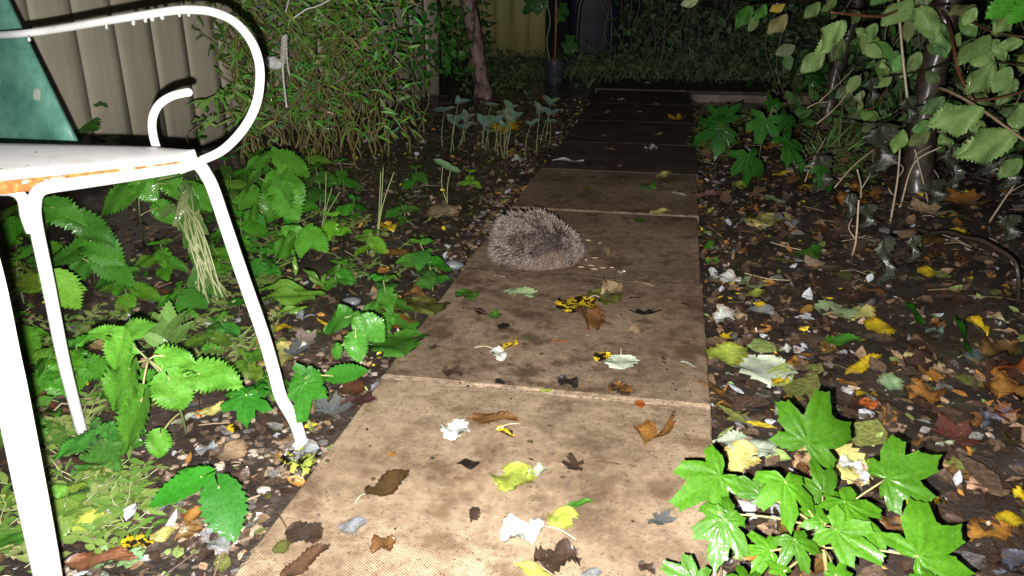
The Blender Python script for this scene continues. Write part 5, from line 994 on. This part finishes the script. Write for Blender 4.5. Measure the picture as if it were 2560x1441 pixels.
# individual litter leaves that cannot be told apart
cls = [('dbrown', 'dark brown', .34), ('brown', 'brown', .22), ('slate', 'dark grey', .1), ('grey', 'grey', .09), ('tan', 'tan', .1), ('orange', 'orange-brown', .09), ('pgreen', 'pale green', .06)]
def pick():
    r = R()
    for c, n, w_ in cls:
        r -= w_
        if r < 0: return c, n
    return cls[0][:2]
LM = [(760, 1120, 'by the bench foot'), (210, 1090, 'by the foot of the middle bench leg'), (870, 840, 'under the nettle at the path edge'), (730, 720, 'beside the dock'), (970, 760, 'beside the nettle left of the slab corner'), (1060, 670, 'under the nettle nearest the hedgehog'), (1240, 540, 'at the path edge behind the hedgehog'), (560, 1270, 'below the glossy seedling'), (300, 1370, 'beside the large spotted yellow leaf'), (450, 1050, 'under the large bright nettle'), (620, 1010, 'near the lobed seedling by the bench leg'), (820, 1010, 'near the slate grey lobed leaf'), (1118, 470, 'around the twin-stemmed seedling'), (860, 620, 'in the soil below the bare stems'), (420, 820, 'by the pale rosette'), (300, 650, 'under the seat nettles'),
 (1820, 880, 'by the path edge near the glossy yellow-green leaf'), (1900, 720, 'beside the brown-centred green leaf'), (2090, 790, 'beside the pale green round leaf'), (2195, 830, 'around the bright yellow crinkled leaf'), (2440, 840, 'around the yellow crescent leaf'), (1910, 930, 'around the fan-shaped pale leaf'), (2110, 860, 'near the bright green wet leaf'), (2300, 1000, 'around the big orange-brown leaf'), (2520, 970, 'at the right edge by the rust leaves'), (2315, 690, 'around the far right yellow leaf'), (1940, 555, 'near the pale yellow round leaf'), (1780, 640, 'by the path edge at the small green leaf'), (2010, 640, 'around the green glossy leaf'), (2240, 600, 'under the dry stalks'), (2420, 560, 'under the bent branch'), (1850, 1120, 'by the pale serrated leaf at the path edge'), (2400, 1120, 'right of the sycamore seedling'), (2500, 1310, 'in the bottom right corner'), (1850, 470, 'below the hanging lobed seedling'), (2050, 500, 'left of the big trunk base'), (2480, 750, 'right of the far right yellow leaf'), (2020, 1000, 'above the sycamore seedling'), (2180, 740, 'beside the reddish brown leaf')]
SW = dict(ov='oval', crump='crumpled', round='round', fold='folded', long='narrow', star='lobed'); used = set()
def litter_leaves(n, box, side):
    for i in range(n):
        x = U(box[0], box[2]); y = box[1]+(box[3]-box[1])*R()**.75; p = at(x, y, 0); s, v = pcoord(p.x, p.y)
        if -.02 < v < .62: continue
        c, nm = pick(); l = U(.03, .06)*FPX/proj(p)[2]; a = U(0, 6.28); sh = random.choice(['ov', 'ov', 'crump', 'round', 'fold', 'long', 'star'])
        cand = sorted((q for q in LM if (q[0] > 1500) == (side == 'right')), key=lambda q: (q[0]-x)**2+((q[1]-y)*1.6)**2)[:2]; lab = None
        for q in cand:
            t_ = '%s %s fallen leaf %s' % (SW[sh], nm, q[2])
            if t_ not in used: lab = t_; break
        if lab is None: continue
        used.add(lab)
        fallen(x, y, x+l*math.cos(a), y+l*math.sin(a)*.5, sh, tuple(k*U(.8, 1.25) for k in KC[c]), lab, M_dark if c == 'dbrown' else None, tilt=.5, group='litter leaves %s of the path' % side)
litter_leaves(120, (1745, 430, 2600, 1480), 'right'); litter_leaves(70, (-40, 480, 1250, 1480), 'left')
# the mass of the litter, too many to count
PAL = [((.03, .018, .012), .40), ((.078, .052, .035), .25), ((.17, .11, .065), .12), ((.09, .085, .08), .08), ((.36, .38, .41), .035), ((.34, .25, .18), .03), ((.30, .14, .035), .04), ((.17, .23, .07), .03), ((.6, .46, .03), .012), ((.10, .11, .03), .06)]
def pal():
    r = R()
    for c, w_ in PAL:
        r -= w_
        if r < 0: break
    k = U(1.1, 2.4); return tuple(q*k for q in c)
def lit(n, gen, label, name='leaf_litter', smin=.008, smax=.04, flat=1.0):
    mb = MB()
    for i in range(n):
        p = gen()
        if p is None: continue
        p = Vector((p[0], p[1], gz(p[0], p[1])+U(0, .010)+(1-flat)*.008)); a = U(0, 6.28); L = smin+(smax-smin)*R()**1.6; d = Vector((math.cos(a), math.sin(a), U(-.2, .3))); mb.leaf(p, d, Vector((U(-.55, .55)*flat, U(-.55, .55)*flat, 1)), L, L*U(.35, .95), pal(), U(-.5, .5)*flat, U(-.5, .6)*flat)
    o = ob(name, mb.mesh(name, M_litter)); tag(o, label, 'leaf litter'); o['kind'] = 'stuff'
def g_right():
    s = -1.0+R()**1.25*4.8; v = .605+(R()**1.25)*2.2; p = pth(s, v); return (p.x, p.y)
def g_left():
    s = -1.0+R()**1.2*4.9; v = -.008-(R()**1.7)*1.25; p = pth(s, v); return (p.x, p.y)
lit(21000, g_right, 'wet brown, grey and yellow leaf litter right of the path'); PAL = [(c_, w_ if k_ not in (0, 3) else w_*.55) for k_, (c_, w_) in enumerate(PAL)]; PAL[1] = (PAL[1][0], .4); lit(1500, g_right, 'larger matted leaves lying through the right litter', smin=.035, smax=.085, flat=.35); lit(11000, g_left, 'wet scattered leaf litter and soil scraps left of the path', smax=.034)
def edge(v0, v1, s0, s1, n, label, cs, sz):
    mb = MB()
    for i in range(n):
        p = pth(U(s0, s1), v0+(v1-v0)*R()**1.5); z = gz(p.x, p.y); k = U(*sz); c = random.choice(cs); g_ = U(.7, 1.2); c = tuple(q*g_ for q in c); top = mb.vert((p.x, p.y, z+k*.55), c); ring = []
        a0 = U(0, 6); 
        for j in range(6): a = a0+j*math.pi/3; rr = k*U(.6, 1.15); ring.append((mb.vert((p.x+math.cos(a)*rr, p.y+math.sin(a)*rr*.8, z+k*U(.15, .4)), c), mb.vert((p.x+math.cos(a)*rr*.9, p.y+math.sin(a)*rr*.7, z-k*.3), c)))
        for j in range(6): mb.f.append((top, ring[j][0], ring[(j+1) % 6][0])); mb.f.append((ring[j][0], ring[j][1], ring[(j+1) % 6][1], ring[(j+1) % 6][0]))
    o = ob('gravel', mb.mesh('gravel', m_stone, False)); tag(o, label, 'gravel'); o['kind'] = 'stuff'
mb = MB()
for i in range(330):
    s_ = -.75+R()**1.1*4.6; v_ = R()*.59+.004; k = 0
    for q in range(9):
        if s_ < sj[q+1]: k = zz[q]; break
    p = pth(s_, v_, k+.0022); a = U(0, 6.28); L = .003+.011*R()**2.2; mb.leaf(p, Vector((math.cos(a), math.sin(a), U(-.05, .1))), Vector((U(-.2, .2), U(-.2, .2), 1)), L, L*U(.25, .9), random.choice([(.03, .018, .012), (.05, .03, .02), (.09, .05, .03), (.03, .02, .015), (.4, .32, .22), (.12, .09, .04)]), U(-.1, .2), U(-.2, .3))
o = ob('leaf_crumbs', mb.mesh('leaf_crumbs', M_litter)); tag(o, 'tiny dark leaf crumbs scattered over the path slabs', 'leaf crumbs'); o['kind'] = 'stuff'
TAN = [(.36, .28, .2), (.28, .21, .15), (.22, .165, .12), (.42, .35, .28), (.1, .075, .06), (.07, .05, .04), (.15, .14, .13)]
edge(-.005, -.26, -.75, .12, 620, 'tan pebbles and chips along the lower left path edge', TAN, (.003, .011)); edge(-.005, -.1, .7, 1.7, 220, 'tan chips along the path edge behind the hedgehog', TAN, (.004, .011)); edge(.612, .75, -.7, 2.5, 160, 'small pale chips along the right path edge', TAN, (.003, .008)); edge(-.3, -1.1, -.6, 1.6, 320, 'scattered crumbs of soil and grit under the bench', [(.06, .045, .035), (.1, .075, .06), (.3, .24, .2)], (.003, .009)); edge(.7, 2.4, -.8, 2.2, 500, 'scattered grit and soil crumbs in the right litter', [(.06, .045, .035), (.1, .075, .06), (.3, .24, .2)], (.003, .009))
mb = MB()
for i in range(420):
    p = pth(U(-1, 3.4), .63+R()*1.9) if R() < .65 else pth(U(-.8, 3), -.02-R()*1.0); z = gz(p.x, p.y)+.006; a = U(0, 6.28); l = U(.03, .12); d = Vector((math.cos(a), math.sin(a), 0))*l; q = Vector((p.x, p.y, z))
    mb.tube([q-d*.5, q+Vector((U(-.006, .006), U(-.006, .006), U(.003, .012))), q+d*.5+Vector((0, 0, U(0, .02)))], U(.0006, .0018), 4, random.choice([(.05, .032, .022), (.12, .07, .045), (.42, .33, .22), (.25, .17, .1)]), False)
o = ob('twigs', mb.mesh('twigs', m_twig)); tag(o, 'thin twigs and straws scattered through the litter', 'twigs'); o['kind'] = 'stuff'
